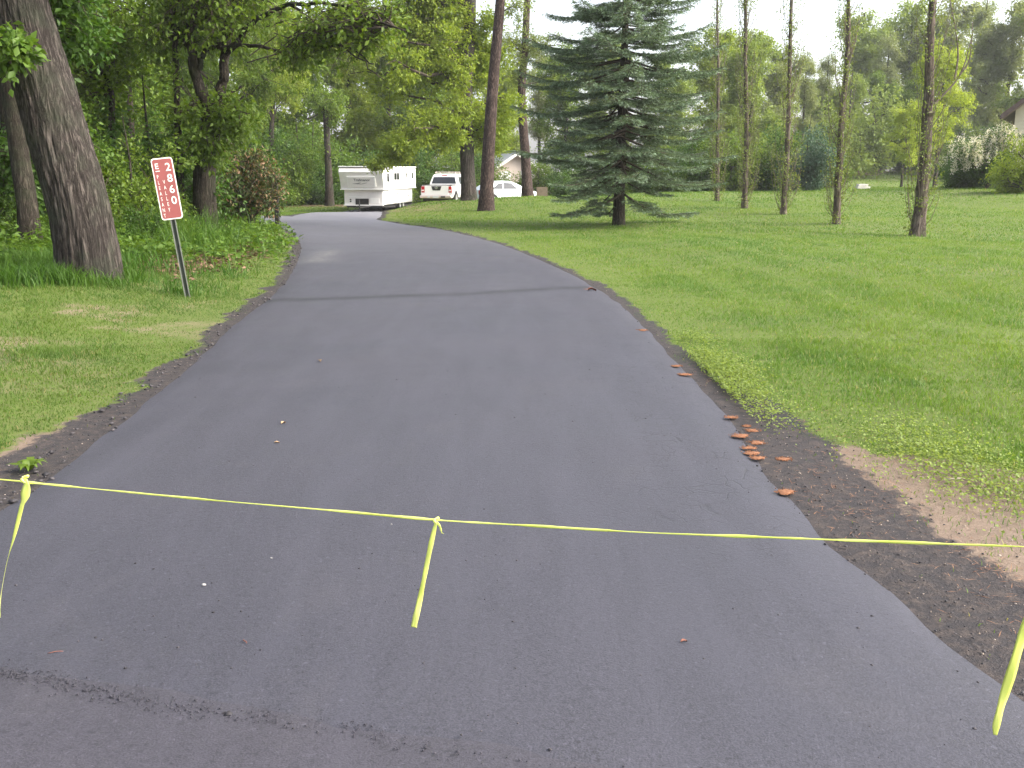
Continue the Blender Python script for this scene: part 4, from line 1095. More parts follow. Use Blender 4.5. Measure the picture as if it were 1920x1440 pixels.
for px, py, n, s in ((1350, 700, 2600, .15), (1375, 735, 1600, .13), (1325, 672, 900, .12), (1420, 775, 700, .15), (1310, 640, 500, .12), (1800, 880, 1500, .22), (1870, 915, 1100, .2), (1720, 840, 900, .2)):
    p = ground_at(px, py); cl.append((p, n, s))
P = np.concatenate([np.stack([p[0] + rng.normal(size=n) * s, p[1] + rng.normal(size=n) * s * 1.8, 0 * rng.random(n)], 1) for p, n, s in cl])
P = P[road_d(P[:, 0], P[:, 1]) > .14]; P[:, 2] = H(P[:, 0], P[:, 1]) + .015 + .05 * rng.random(len(P))
tag(leaf_obj('clover', P, rng.normal(size=P.shape) * (1, 1, .3), rng.normal(size=P.shape) * .4 + (0, 0, 1), .020, .017, M['leaf_pale']), 'low clover patches spilling onto the right edge of the drive', 'clover', None, 'stuff')
# dead leaves under the trees
m = leaf_mat('dead leaves', (.07, .042, .026), (.21, .135, .085), .1, .8, .2); M['dead'] = m
n = 15000
x = -4.2 - 7.5 * rng.random(n); y = 13.6 + 12 * rng.random(n) ** 1.3
z5 = zones(x, y); ok = (rng.random(n) < z5[4] + .03) & (z5[0] > .5); x, y = x[ok], y[ok]
P = np.stack([x, y, H(x, y) + .012 + .03 * rng.random(len(x))], 1)
tag(leaf_obj('leaf_litter', P, rng.normal(size=P.shape) * (1, 1, .25), rng.normal(size=P.shape) * .35 + (0, 0, 1), .10, .06, M['dead']), 'brown dead leaves on the ground below the oaks', 'leaf litter', None, 'stuff')

# ------------------------------------------------------------------ loose stuff along the edges of the asphalt
def stones(name, x, y, z, s, mat, label, cat, flat=.6):
    n = len(x); base = np.array([(1, 0, 0), (0, 1, 0), (-1, 0, 0), (0, -1, 0), (0, 0, 1), (0, 0, -1)], float)
    az = rng.random(n) * 6.283; c, sn = np.cos(az), np.sin(az)
    J = base[None] * (.6 + .8 * rng.random((n, 6, 1))) + rng.normal(size=(n, 6, 3)) * .16
    J[..., 2] *= flat
    X = J[..., 0] * c[:, None] - J[..., 1] * sn[:, None]; Y = J[..., 0] * sn[:, None] + J[..., 1] * c[:, None]
    V = np.stack([X, Y, J[..., 2]], -1) * s[:, None, None] + np.stack([x, y, z], 1)[:, None]
    f = np.array([(0, 1, 4), (1, 2, 4), (2, 3, 4), (3, 0, 4), (1, 0, 5), (2, 1, 5), (3, 2, 5), (0, 3, 5)])
    F = (np.arange(n)[:, None, None] * 6 + f[None]).reshape(-1, 3)
    return tag(mesh_obj(name, V.reshape(-1, 3), F, mat, None, False, {'tint': np.repeat(rng.random(n), 6)}), label, cat, None, 'stuff')
def tinted(name, a, b, rough=.8):
    m, nt, bs = mat_new(name)
    nt.links.new(mix(nt, attr(nt, 'tint'), a, b), bs.inputs['Base Color']); bs.inputs['Roughness'].default_value = rough; bs.inputs['Specular IOR Level'].default_value = .3
    return m
M['crumb'] = tinted('asphalt crumbs', (.022, .021, .025), (.075, .068, .074), .7)
M['seam'] = tinted('seam crumbs', (.030, .029, .038), (.056, .053, .066), .8)
M['gravel'] = tinted('gravel', (.10, .075, .06), (.50, .42, .36), .85)
n = 60000
x = -9 + 13 * rng.random(n); y = 2.4 + 30 * rng.random(n) ** 1.7
d = road_d(x, y); lf = (x < -.8) & (y < 34); q = fbm(x, y, 3.1)
wd = np.where(lf, .10 + .22 * q, .03 + .10 * q + .5 * (1 - sm(y, 3.4, 7)))
ok = (d > -.03) & (d < wd) & (rng.random(n) < np.where(lf, .85, .5)) & (street_d(x, y) > 0)
x, y, d, lf = x[ok], y[ok], d[ok], lf[ok]
s = (.004 + .013 * rng.random(len(x)) ** 3) * np.where(lf, 1.3, .6)
stones('asphalt_crumbs', x, y, H(x, y) + .012 + np.where(lf, .03 * np.exp(-((d - .12) / .08) ** 2), 0) * rng.random(len(x)), s, M['crumb'], 'black crumbled asphalt along both edges of the drive', 'asphalt crumbs')
n = 30000
x = -5 + 9 * rng.random(n); y = 2.4 + 20 * rng.random(n) ** 1.8
zz = zones(x, y); ok = (zz[0] > .05) & (rng.random(n) < np.clip(zz[2], 0, 1) * .7 + .01) & (street_d(x, y) > .2)
x, y = x[ok], y[ok]
stones('gravel', x, y, H(x, y) + .003, .0022 + .0045 * rng.random(len(x)) ** 4, M['gravel'], 'loose pale gravel on the sandy shoulders of the drive', 'gravel', .7)
n = 9000
y = 2.3 + 4.6 * rng.random(n); e_ = rng.random(n)
x = 1.2 + 1.4 * rng.random(n); d = road_d(x, y)
ok = ((d > -.02) & (d < .05) & (rng.random(n) < .4)) | ((d > .05) & (d < .75) & (rng.random(n) < .18 * fbm(x, y, 5) ** 1.5 * 3))
ok &= street_d(x, y) > .1
x, y, d = x[ok], y[ok], d[ok]
stones('asphalt_rubble', x, y, H(x, y) + .006, .0022 + .007 * rng.random(len(x)) ** 6 + .001 * (d < .05), M['crumb'], 'broken black rubble on the stained apron at lower right', 'asphalt crumbs', .55)
M['straw'] = leaf_mat('reddish pine straw', (.14, .060, .035), (.36, .20, .12), .1, .8, .1)
n = 2600
x = 1.45 + 1.5 * rng.random(n); y = 3.2 + 5.5 * rng.random(n) ** 1.4; d = road_d(x, y)
ok = (d > .06) & (d < .9) & (rng.random(n) < sm(fbm(x, y, 2.4), .42, .62)); x, y = x[ok], y[ok]
P = np.stack([x, y, H(x, y) + .008 + .008 * rng.random(len(x))], 1)
tag(leaf_obj('pine_straw', P, rng.normal(size=P.shape) * (1, 1, .12), rng.normal(size=P.shape) * .2 + (0, 0, 1), .05, .0028, M['straw']), 'reddish pine straw strewn over the right apron', 'pine straw', None, 'stuff')
# worn rough ridge where the drive meets the street
n = 1700
s_ = rng.random(n) ** 1.3 * 2.3; t_ = rng.normal(size=n) * .028
a_ = ground_at(-60, 1262)[:2]; b_ = ground_at(620, 1378)[:2]; dl = (b_ - a_) / np.linalg.norm(b_ - a_)
w_ = np.clip(1 - s_ / 2.3, 0, 1)
x = a_[0] + dl[0] * s_ - dl[1] * t_; y = a_[1] + dl[1] * s_ + dl[0] * t_ + .02 * np.sin(s_ * 6)
ok = rng.random(n) < .08 + .92 * w_
x, y = x[ok], y[ok]
stones('seam_crumbs', x, y, np.maximum(H(x, y) + .018, 0), .0018 + .0034 * rng.random(len(x)) ** 2.5, M['seam'], 'rough dark ridge of crumbs across the foot of the drive', 'asphalt crumbs', .5)
# grit scattered on the asphalt
n = 900
x = -2.6 + 4.2 * rng.random(n); y = 2.2 + 11 * rng.random(n) ** 1.5
ok = road_d(x, y) < -.1; x, y = x[ok], y[ok]
stones('grit', x, y, H(x, y) + .022, .0025 + .005 * rng.random(len(x)) ** 3, M['crumb'], 'dark grit scattered over the asphalt', 'grit', .6)

# little sandy ant hills on the right edge
M['anthill'] = tinted('orange sand', (.150, .060, .030), (.25, .120, .066), .95)
hills = [((1268, 690), .07, 'upper'), ((1285, 706), .085, ''), ((1370, 787), .07, ''), ((1400, 800), .05, ''), ((1411, 808), .07, ''), ((1388, 822), .09, ''), ((1419, 831), .08, ''), ((1404, 845), .07, ''), ((1410, 855), .08, ''), ((1420, 864), .07, ''), ((1469, 862), .07, ''), ((1473, 928), .085, ''), ((1205, 622), .09, ''), ((1100, 545), .09, '')]
hl = ['second sandy ant hill from the top of the right road edge pair', 'sandy ant hill just below another at the middle of the right edge', 'lone sandy ant hill at the top of the large cluster', 'tiny sandy ant hill at the cluster\'s upper right', 'sandy ant hill right of the cluster\'s broadest hill',
      'broadest orange sandy ant hill of the cluster', 'sandy ant hill on the black apron right of the cluster\'s middle', 'upper hill of the chain of three sandy ant hills', 'middle hill of the chain of three sandy ant hills', 'lowest hill of the chain of three sandy ant hills',
      'sandy ant hill standing alone right of the chain of three', 'sandy ant hill nearest the yellow tape on the right crack', 'flat sandy ant hill high up the right road edge', 'farthest sandy ant hill near the dark line across the drive']
for ((px, py), r, _), lb in zip(hills, hl):
    p = ground_at(px, py); V, F = [], []; r *= .55
    g = np.random.default_rng(px)
    prof = [(1.0, -.006), (.88, .004), (.68, .013), (.48, .019), (.30, .022), (.16, .017), (.0, .009)]; NS = 26
    ph = g.random(4) * 6.283
    for k, (rr, hh) in enumerate(prof):
        for j in range(NS):
            a = j / NS * 6.283; q = r * rr * (1 + .16 * math.sin(2 * a + ph[0]) + .12 * math.sin(3 * a + ph[1]) + .07 * math.sin(7 * a + ph[2]) + .05 * g.normal())
            V.append((math.cos(a) * q, math.sin(a) * q * .85, hh * r / .06 * .34 * (1 + .10 * g.normal())))
    for k in range(len(prof) - 1):
        for j in range(NS): F.append((k * NS + j, k * NS + (j + 1) % NS, k * NS + NS + (j + 1) % NS, k * NS + NS + j))
    o = mesh_obj('ant_hill', V, F, M['anthill'], None, True, {'tint': g.random(len(V))})
    ng = 70; ga = g.random(ng) * 6.283; gr = r * (.75 + .75 * g.random(ng) ** 1.5)
    gs = stones('sand_grains', np.cos(ga) * gr, np.sin(ga) * gr * .85, np.full(ng, .002), .0025 + .003 * g.random(ng), M['anthill'], None, None); gs.parent = o
    o.location = (p[0], p[1], p[2] + (.018 if road_d(p[0], p[1]) < .05 else .004))
    tag(o, lb, 'ant hill', 'orange ant hills on the right road edge', 'thing')

# small litter on the drive: a pebble, a curled leaf, twigs
def lumps(name, px, py, s, mat, label, cat, seed):
    p = ground_at(px, py); g = np.random.default_rng(seed)
    bm = bmesh.new(); bmesh.ops.create_icosphere(bm, subdivisions=2, radius=1.0)
    V = np.array([v.co[:] for v in bm.verts]); F = [[v.index for v in f.verts] for f in bm.faces]; bm.free()
    V = V * (1 + .12 * np.sin(V[:, :1] * 3 + seed) + .08 * g.normal(size=(len(V), 1))) * np.array(s)
    o = mesh_obj(name, V, F, mat, None, True); o.location = (p[0], p[1], p[2] + .022 + s[2] * .6)
    tag(o, label, cat)
M['pebble'] = plain('pale pebble', (.30, .29, .285), .8, .15, 60)
lumps('pebble', 383, 1107, (.0085, .007, .005), M['pebble'], 'small white pebble lying on the asphalt below the left tape', 'pebble', 4)
lumps('pebble', 509, 1056, (.005, .004, .003), M['pebble'], 'tiny pale pebble between the left and middle tape tails', 'pebble', 5)
lumps('pebble', 734, 992, (.004, .004, .003), M['pebble'], 'tiny pale pebble just left of the middle tape knot', 'pebble', 6)
def dead_leaf(px, py, L, az, label, col):
    p = ground_at(px, py); V, F = [], []
    for i in range(7):
        t = i / 6; w = L * .30 * math.sin(math.pi * (.08 + .88 * t)) * (1 + .25 * math.sin(i * 2.4))
        for s in (-1, 0, 1): V.append((L * (t - .5), s * w, .004 + L * .22 * abs(s) + L * .12 * math.sin(t * 4)))
    for i in range(6):
        for k in (0, 1): F.append((i * 3 + k, i * 3 + k + 1, i * 3 + k + 4, i * 3 + k + 3))
    o = mesh_obj('dead_leaf', V, F, col, None, True); o.location = (p[0], p[1], p[2] + .022); o.rotation_euler = (0, 0, az)
    tag(o, label, 'leaf', 'dead leaves lying on the drive')
M['leaf_brown'] = plain('brown dead leaf', (.17, .065, .045), .8, .3, 40)
M['leaf_tan'] = plain('tan dead leaf', (.36, .24, .13), .8, .3, 40)
dead_leaf(1282, 1216, .026, .4, 'curled reddish brown leaf on the asphalt at lower right', M['leaf_brown'])
dead_leaf(532, 801, .045, 1.2, 'tan dead leaf in the middle of the drive, far left', M['leaf_tan'])
dead_leaf(520, 838, .03, .3, 'small tan leaf lower of the two on the left half', M['leaf_tan'])
dead_leaf(600, 683, .06, 2.0, 'pale tan leaf farther up the drive', M['leaf_tan'])
dead_leaf(1110, 548, .12, .2, 'reddish leaf at the right end of the dark line', M['leaf_brown'])
def stick(px, py, L, az, r, mat, label):
    p = ground_at(px, py); t = np.linspace(-.5, .5, 6)
    pa = np.stack([t * L, .03 * L * np.sin(t * 7), .03 * L * np.cos(t * 5)], 1)
    o = MB().tube(pa, [r * .7, r, r * 1.1, r, r * .9, r * .5], 6).build('twig', mat, None, True)
    o.location = (p[0], p[1], p[2] + .024 + r); o.rotation_euler = (0, 0, az); tag(o, label, 'twig', 'fallen twigs')
M['stick_pale'] = plain('pale dry stick', (.42, .36, .28), .9, .2, 30)
stick(460, 1215, .034, -.9, .0022, M['leaf_brown'], 'short reddish twig on the asphalt at lower left')
stick(1800, 908, .15, -.15, .005, M['stick_pale'], 'pale stick lying in the grass edge at right')
stick(105, 1235, .05, .3, .0015, M['leaf_brown'], 'thin curved twig near the lower left corner')

# ------------------------------------------------------------------ yellow flagging tape
m, nt, bs = mat_new('neon tape')
nz = noise(nt, 9, 3, .5, coord(nt, 'Object'))
cc = ramp(nt, nz, [(.3, (.80, .88, .20)), (.7, (.88, .93, .32))]); nt.links.new(cc, bs.inputs['Base Color'])
bs.inputs['Roughness'].default_value = .35
tr_ = nt.nodes.new('ShaderNodeBsdfTranslucent'); nt.links.new(cc, tr_.inputs[0])
mx = nt.nodes.new('ShaderNodeMixShader'); mx.inputs[0].default_value = .35
nt.links.new(bs.outputs[0], mx.inputs[1]); nt.links.new(tr_.outputs[0], mx.inputs[2]); nt.links.new(mx.outputs[0], nt.nodes['Material Output'].inputs[0])
M['tape'] = m
def tape_y(px): return 3.0 - .30 * ((px - 820) / FPX * 3.0)
def tape_pt(px, py, dy=0.0): return at_y(px, tape_y(px) + dy, py)
def ribbon(path, width, twist, th=.0016):
    """folded plastic strip: flat lens section turning about its run"""
    path = np.asarray(path); n = len(path); mb = MB(); rg = []
    width = np.broadcast_to(width, (n,)); twist = np.broadcast_to(twist, (n,))
    for i in range(n):
        t = unit(path[min(i + 1, n - 1)] - path[max(i - 1, 0)])
        a = unit(np.cross(t, (0, 1., 0))) if abs(t[1]) < .9 else np.array([1., 0, 0])
        b = np.cross(t, a)
        e = a * math.cos(twist[i]) + b * math.sin(twist[i]); f = np.cross(t, e)
        w = width[i] / 2
        rg.append([path[i] - e * w, path[i] - e * w * .4 - f * th, path[i] + e * w * .5 - f * th * .8, path[i] + e * w, path[i] + e * w * .4 + f * th, path[i] - e * w * .5 + f * th * .7])
    return mb.rings(rg)
tape = empty('flagging_tape', (tape_pt(820, 975)[0], 3.0, 0))
T0 = np.array(tape.location)
pix = [(-300, 874), (0, 899), (50, 904), (180, 917), (400, 938), (620, 957), (820, 975), (1000, 986), (1200, 998), (1400, 1006), (1560, 1012), (1750, 1019), (1985, 1029)]
ENDS = [np.array([-5.4, 4.66, .78]), np.array([3.6, 1.85, .62])]
mid_ = [tape_pt(*q) - T0 for q in pix]; eL, eR = ENDS[0] - T0, ENDS[1] - T0
pa = catmull([eL + (mid_[0] - eL) * f for f in (0, .2, .4, .6, .8)] + mid_ + [mid_[-1] + (eR - mid_[-1]) * f for f in (.12, .3, .5, .75, 1)], 12)
k = np.arange(len(pa))
wid = .0068 + .0022 * np.sin(k * .31) + .0018 * np.sin(k * .83 + 1) ; wid = np.maximum(wid, .0045)
ribbon(pa, wid, .5 * np.sin(k * .13) + .35 * np.sin(k * .41)).build('strand', M['tape'], tape, True)
def tail(pts, w, tw, dy=-.012, knot=True, kw=.016):
    pa = catmull([tape_pt(px, py, dy) - T0 for px, py in pts], 8)
    s = np.linspace(0, 1, len(pa))
    o = ribbon(pa, np.interp(s, np.linspace(0, 1, len(w)), w), np.interp(s, np.linspace(0, 1, len(tw)), tw) + .25 * np.sin(s * 23), .0006).build('tail', M['tape'], tape, True)
    if knot:
        c = tape_pt(*pts[0]) - T0
        V = []; mb = MB()
        an = np.linspace(0, 6.283, 17)
        ring_ = c + np.stack([kw * .35 * np.sin(2 * an), -.004 + .007 * np.cos(an), kw * .55 * np.sin(an + .4)], 1)
        mb.tube(ring_, .0042 + .0015 * np.sin(an * 3), 7)
        mb.build('knot', M['tape'], tape, True)
tail([(48, 899), (50, 912), (46, 932), (40, 952), (28, 1000), (14, 1050), (6, 1090), (1, 1125), (0, 1158)], [.012, .030, .034, .020, .015, .009, .004, .004, .006, .005], [0, .2, .3, .1, .3, .9, 1.3, 1.2, .6], kw=.026)
tail([(818, 976), (815, 990), (808, 1020), (800, 1060), (794, 1090), (786, 1130), (779, 1160), (776, 1176)], [.007, .013, .017, .016, .014, .019, .021, .020], [.6, .3, .1, .3, .1, 0, .1, .2])
tail([(818, 976), (825, 988), (828, 998), (832, 1001)], [.006, .010, .005, .002], [.2, .4, .6, .9], knot=False)
tail([(1985, 1029), (1965, 1080), (1938, 1140), (1915, 1200), (1895, 1265), (1878, 1320), (1868, 1360), (1866, 1378)], [.010, .020, .026, .028, .026, .023, .019, .010], [.5, .2, .1, .1, .2, .1, .3, .6], -.03)
M['stake'] = plain('raw pine stake', (.42, .31, .19), .85, .15, 14)
for e_, lb in zip(ENDS, ('wooden stake outside the picture holding the left end of the tape', 'wooden stake outside the picture holding the right end of the tape')):
    g_ = float(H(e_[0], e_[1])); o = empty('wooden_stake', (e_[0], e_[1] + .021, g_)); t_ = e_[2] - g_
    MB().box(-.02, .02, -.018, .018, .0, t_ + .12, .004).build('shaft', M['stake'], o)
    MB().rings([[(-.02, -.018, 0), (.02, -.018, 0), (.02, .018, 0), (-.02, .018, 0)], [(-.002, -.002, -.25), (.002, -.002, -.25), (.002, .002, -.25), (-.002, .002, -.25)]][::-1]).build('point', M['stake'], o)
    tag(o, lb, 'stake', 'stakes holding the tape')
tag(tape, 'neon yellow flagging tape strung across the drive with hanging tails', 'tape')

# ------------------------------------------------------------------ address sign
M['sign_red'] = plain('faded brick red sign paint', (.245, .062, .060), .5, .10, 5)
M['sign_white'] = plain('weathered white sign paint', (.80, .74, .72), .55, .06, 8)
M['post'] = plain('green steel post', (.050, .060, .045), .6, .3, 12)
M['post_edge'] = plain('worn galvanised post edge', (.13, .14, .12), .6, .25, 20, .1)
M['alu'] = plain('dull aluminium sign back', (.20, .20, .22), .5, .1, 9, .6)
def text(s, size, ext=.001, bold=0.0):
    cu = bpy.data.curves.new('lettering', 'FONT'); cu.body = s; cu.size = size; cu.extrude = ext; cu.offset = bold
    cu.align_x = 'CENTER'; cu.align_y = 'CENTER'; cu.resolution_u = 3
    o = bpy.data.objects.new('lettering', cu); C.objects.link(o)
    dg = bpy.context.evaluated_depsgraph_get(); me = bpy.data.meshes.new_from_object(o.evaluated_get(dg))
    bpy.data.objects.remove(o)
    return me
def text_col(name, items, mat, parent, yoff, bold=0.0):
    """letters (s, x, z, size, xscale) standing upright in the sign's own x-z plane"""
    V, F, n = [], [], 0
    for s, x, z, size, xs in items:
        me = text(s, size, .0012, bold)
        co = np.array([v.co[:] for v in me.vertices])
        co[:, 0] -= (co[:, 0].max() + co[:, 0].min()) / 2; co[:, 1] -= (co[:, 1].max() + co[:, 1].min()) / 2
        V.append(np.stack([co[:, 0] * xs + x, yoff - co[:, 2], co[:, 1] + z], 1))
        F += [tuple(i + n for i in p.vertices) for p in me.polygons]; n += len(co)
        bpy.data.meshes.remove(me)
    return mesh_obj(name, np.concatenate(V), F, mat, parent)
sb = ground_at(352, 557)
sign = empty('address_sign', sb)
sc_ = 1.0 / (FPX / (sb[1] * cP + 1.6 * sP))
PW, PH = 37.5 * sc_, 111 * sc_
sign.rotation_euler = (R(-2), R(-6.6), R(17))
zb = 148 * sc_ * 1.0
def rrect(w, h, r, n=5):
    P = []
    for cx, cz, a0 in ((w / 2 - r, -h / 2 + r, -90), (w / 2 - r, h / 2 - r, 0), (-w / 2 + r, h / 2 - r, 90), (-w / 2 + r, -h / 2 + r, 180)):
        for i in range(n + 1):
            a = R(a0 + 90 * i / n); P.append((cx + r * math.cos(a), cz + r * math.sin(a)))
    return P
zc = zb + PH / 2 - .02
def plate(name, w, h, r, y0, y1, mat, par): return MB().rings([[(x, y1, z + zc) for x, z in rrect(w, h, r)], [(x, y0, z + zc) for x, z in rrect(w, h, r)]]).build(name, mat, par)
pl = plate('plate', PW, PH, .035, -.030, -.026, M['sign_white'], sign)
plate('face', PW * .90, PH * .962, .028, -.0325, -.0302, M['sign_red'], pl)
plate('back_plate', PW, PH, .035, .034, .038, M['alu'], sign)
u1 = PH / 111.0
def sxz(dx, dy): return (dx / 41.0 * PW - PW / 2, zc + PH / 2 - dy * u1)     # from the plate's top left corner
it = []
x, z = sxz(9.5, 14); it.append(('E', x, z, .098, 1.0))
text_col('letter_e', it, M['sign_white'], pl, -.0345, .001)
mbu = MB(); x, z = sxz(9.5, 23); mbu.box(x - .026, x + .026, -.0362, -.0338, z - .005, z + .005); mbu.build('underline', M['sign_white'], pl)
it = []
for i, ch in enumerate('PLEASANT'):
    x, z = sxz(7.6 - .1 * i, 33 + i * 10.0); it.append((ch, x, z, .068, .62))
text_col('street_name', it, M['sign_white'], pl, -.0345)
it = []
for i, ch in enumerate('VALLEY'):
    x, z = sxz(17.5, 43 + i * 10.0); it.append((ch, x, z, .068, .66))
text_col('street_name', it, M['sign_white'], pl, -.0345)
it = []
for i, ch in enumerate('2860'):
    x, z = sxz(30.0, 17 + i * 20.0); it.append((ch, x, z, .140, 1.0))
text_col('house_number', it, M['sign_white'], pl, -.0345, .0012)
po = MB().rings([[(x, y, z) for x, y in ((-.032, -.022), (-.024, -.022), (-.016, .014), (.016, .014), (.024, -.022), (.032, -.022), (.030, -.016), (.020, .022), (-.020, .022), (-.030, -.016))] for z in (-.35, zb + PH * .95)]).build('post', M['post'], sign)
for s in (-1, 1): MB().box(s * .028 - .0075, s * .028 + .0075, -.0255, -.0222, -.3, zb - .02).build('post_flange', M['post_edge'], po)
tag(sign, 'leaning brick red address sign with white numbers on a steel post', 'sign')

# dark post by the bend
p = ground_at(521, 433)
o = empty('marker_post', p)
MB().box(-.055, .055, -.055, .055, -.3, 1.15, .012).build('post', plain('dark stained wood', (.018, .017, .018), .7, .3, 14), o)
MB().rings([[(-.065, -.065, 1.15), (.065, -.065, 1.15), (.065, .065, 1.15), (-.065, .065, 1.15)], [(-.02, -.02, 1.20), (.02, -.02, 1.20), (.02, .02, 1.20), (-.02, .02, 1.20)]]).build('cap', M['post'], o)
tag(o, 'short black post at the bend beside the rust tinged bush', 'post')

# broad leaved weed by the left edge
p = ground_at(55, 886); o = empty('weed_plant', p); g = np.random.default_rng(2)
for k in range(13):
    az = k * 2.4; L = .06 + .06 * g.random(); V, F = [], []
    for i in range(6):
        t = i / 5; w = .016 * math.sin(math.pi * (.1 + .86 * t)) * (1 + .4 * (i % 2)); rr = L * t; zz = .09 * math.sin(t * 2.4) * (.5 + g.random() * .2)
        for s in (-1, 1): V.append((math.cos(az) * rr - math.sin(az) * w * s, math.sin(az) * rr + math.cos(az) * w * s, zz + .01))
    for i in range(5): F.append((2 * i, 2 * i + 1, 2 * i + 3, 2 * i + 2))
    mesh_obj('leaf', V, F, M['leaf_mid'], o, True, {'tint': g.random(len(V))})
tag(o, 'broad leaved weed growing at the left edge above the tape knot', 'weed')
# ------------------------------------------------------------------ vehicles
M['white'] = plain('white gel coat', (.88, .88, .88), .3, .03, 2)
M['offwhite'] = plain('white panel with painted shade', (.83, .81, .81), .4, .05, 2)  # greyer than the side skin: shade of the near faces put into colour
M['car_white'] = plain('white car paint', (.82, .81, .82), .18, .02, 2)
M['car_blue'] = plain('pale blue white car paint', (.66, .71, .78), .18, .02, 2)
M['glass'] = plain('dark vehicle glass', (.022, .026, .032), .06, .2, 3)
M['black'] = plain('black plastic', (.016, .016, .017), .5, .2, 12)
M['tyre'] = plain('tyre rubber', (.022, .021, .021), .85, .2, 20)
M['rim'] = plain('alloy rim', (.55, .55, .56), .3, .08, 9, .7)
M['red_lamp'] = plain('red lamp plastic', (.42, .020, .022), .2, .15, 12)
M['clear_lamp'] = plain('clear lamp plastic', (.75, .70, .68), .15, .1, 12)
M['chrome'] = plain('satin chrome bumper', (.62, .52, .48), .28, .06, 6, .6)
M['grey_print'] = plain('grey vinyl graphic', (.13, .13, .15), .4, .1, 9)
M['steel_dark'] = plain('black chassis steel', (.022, .021, .022), .6, .3, 10)
M['badge'] = plain('chrome badge', (.75, .76, .80), .15, .05, 9, .9)
M['plate_m'] = plain('licence plate', (.62, .62, .64), .4, .1, 30)

def wheel(parent, loc, r, w, side, axis='x'):
    """tyre with its rim; axle along the vehicle's own x"""
    ty = MB().lathe([(r * .60, -w * .28), (r * .64, -w / 2), (r * .93, -w / 2), (r, -w * .34), (r, w * .34), (r * .93, w / 2), (r * .64, w / 2), (r * .60, w * .28)], 24, 'x').build('wheel', M['tyre'], parent, False)
    ty.location = loc
    mb = MB(); s = side
    mb.lathe([(r * .63, s * w * .30), (r * .63, s * w * .46), (r * .56, s * w * .46), (r * .52, s * w * .36)], 24, 'x')
    mb.lathe([(r * .16, s * w * .30), (r * .16, s * w * .47), (r * .05, s * w * .50)], 12, 'x')
    for k in range(6):
        a = k * math.pi / 3; c, d = math.cos(a), math.sin(a)
        q = lambda rad, off, x: (x, c * rad - d * off, d * rad + c * off)
        mb.rings([[q(r * .1, -.05 * r, s * w * .33), q(r * .1, .05 * r, s * w * .33), q(r * .1, .05 * r, s * w * .45), q(r * .1, -.05 * r, s * w * .45)], [q(r * .58, -.09 * r, s * w * .33), q(r * .58, .09 * r, s * w * .33), q(r * .58, .09 * r, s * w * .42), q(r * .58, -.09 * r, s * w * .42)]])
    mb.build('rim', M['rim'], ty)
    return ty

def rings_y(rings):
    """rings given as (y, [(x,z)...]) -> loft along y"""
    return MB().rings([[(x, y, z) for x, z in prof] for y, prof in rings])

# --- travel trailer: own frame has x to its right side, y forward (away from us), origin at the near right ground corner
zt = float(H(-8, 56)) + .0
tc = at_y(720, 54.0)
trl = empty('travel_trailer', (tc[0], tc[1], tc[2]), R(-8.4))
def at_trl(mb, name, mat, par=None, smooth=False):
    return mb.build(name, mat, trl if par is None else par, smooth)
W_, L_ = 2.42, 7.0
# lower body
lb = MB().box(-2.30, -.12, .30, 6.7, .40, 1.36, .03); lower = at_trl(lb, 'lower_body', M['offwhite'])
at_trl(MB().box(-.117, -.09, .34, 6.66, .42, 1.30), 'side_skin', M['white'], lower)
at_trl(MB().box(-2.05, -1.0, .285, .302, .86, .92), 'trim_strip', M['white'], lower)
at_trl(MB().box(-1.66, -.92, .270, .298, .42, .78), 'storage_opening', M['steel_dark'], lower)
at_trl(MB().box(-.82, -.32, .278, .298, .52, .80, .006), 'hatch', M['white'], lower)
at_trl(MB().box(-1.98, -1.90, .270, .298, .58, .66), 'outlet', M['black'], lower)
at_trl(MB().box(-1.98, -1.90, .270, .298, .70, .76), 'outlet', M['black'], lower)
at_trl(MB().box(-2.32, -.10, .24, .40, .36, .42), 'bumper', M['white'], lower)
# upper shell: overhangs, with the sloped near face
up = rings_y([(-.35, [(-2.30, 1.34), (.02, 1.34), (.02, 1.36), (-2.30, 1.36)])]) if False else MB()
prof0 = [(.12, 1.36), (-.06, 1.95), (-.22, 2.36), (-.14, 2.56), (.10, 2.64)]
rg = []
for y, z in prof0: rg.append([(-W_ + .02, y, z), (-.0, y, z), (-.0, 7.2, z), (-W_ + .02, 7.2, z)])
up.rings(rg); upper = at_trl(up, 'upper_body', M['offwhite'])
at_trl(MB().box(.002, .022, .35, 7.15, 1.38, 2.58), 'side_skin', M['white'], upper)
at_trl(MB().box(-W_ - .03, .05, -.15, 7.3, 2.64, 2.70, .02), 'roof', M['white'], upper)
at_trl(MB().box(-W_, .04, .02, 7.22, 1.31, 1.358), 'shell_rim', M['white'], upper)
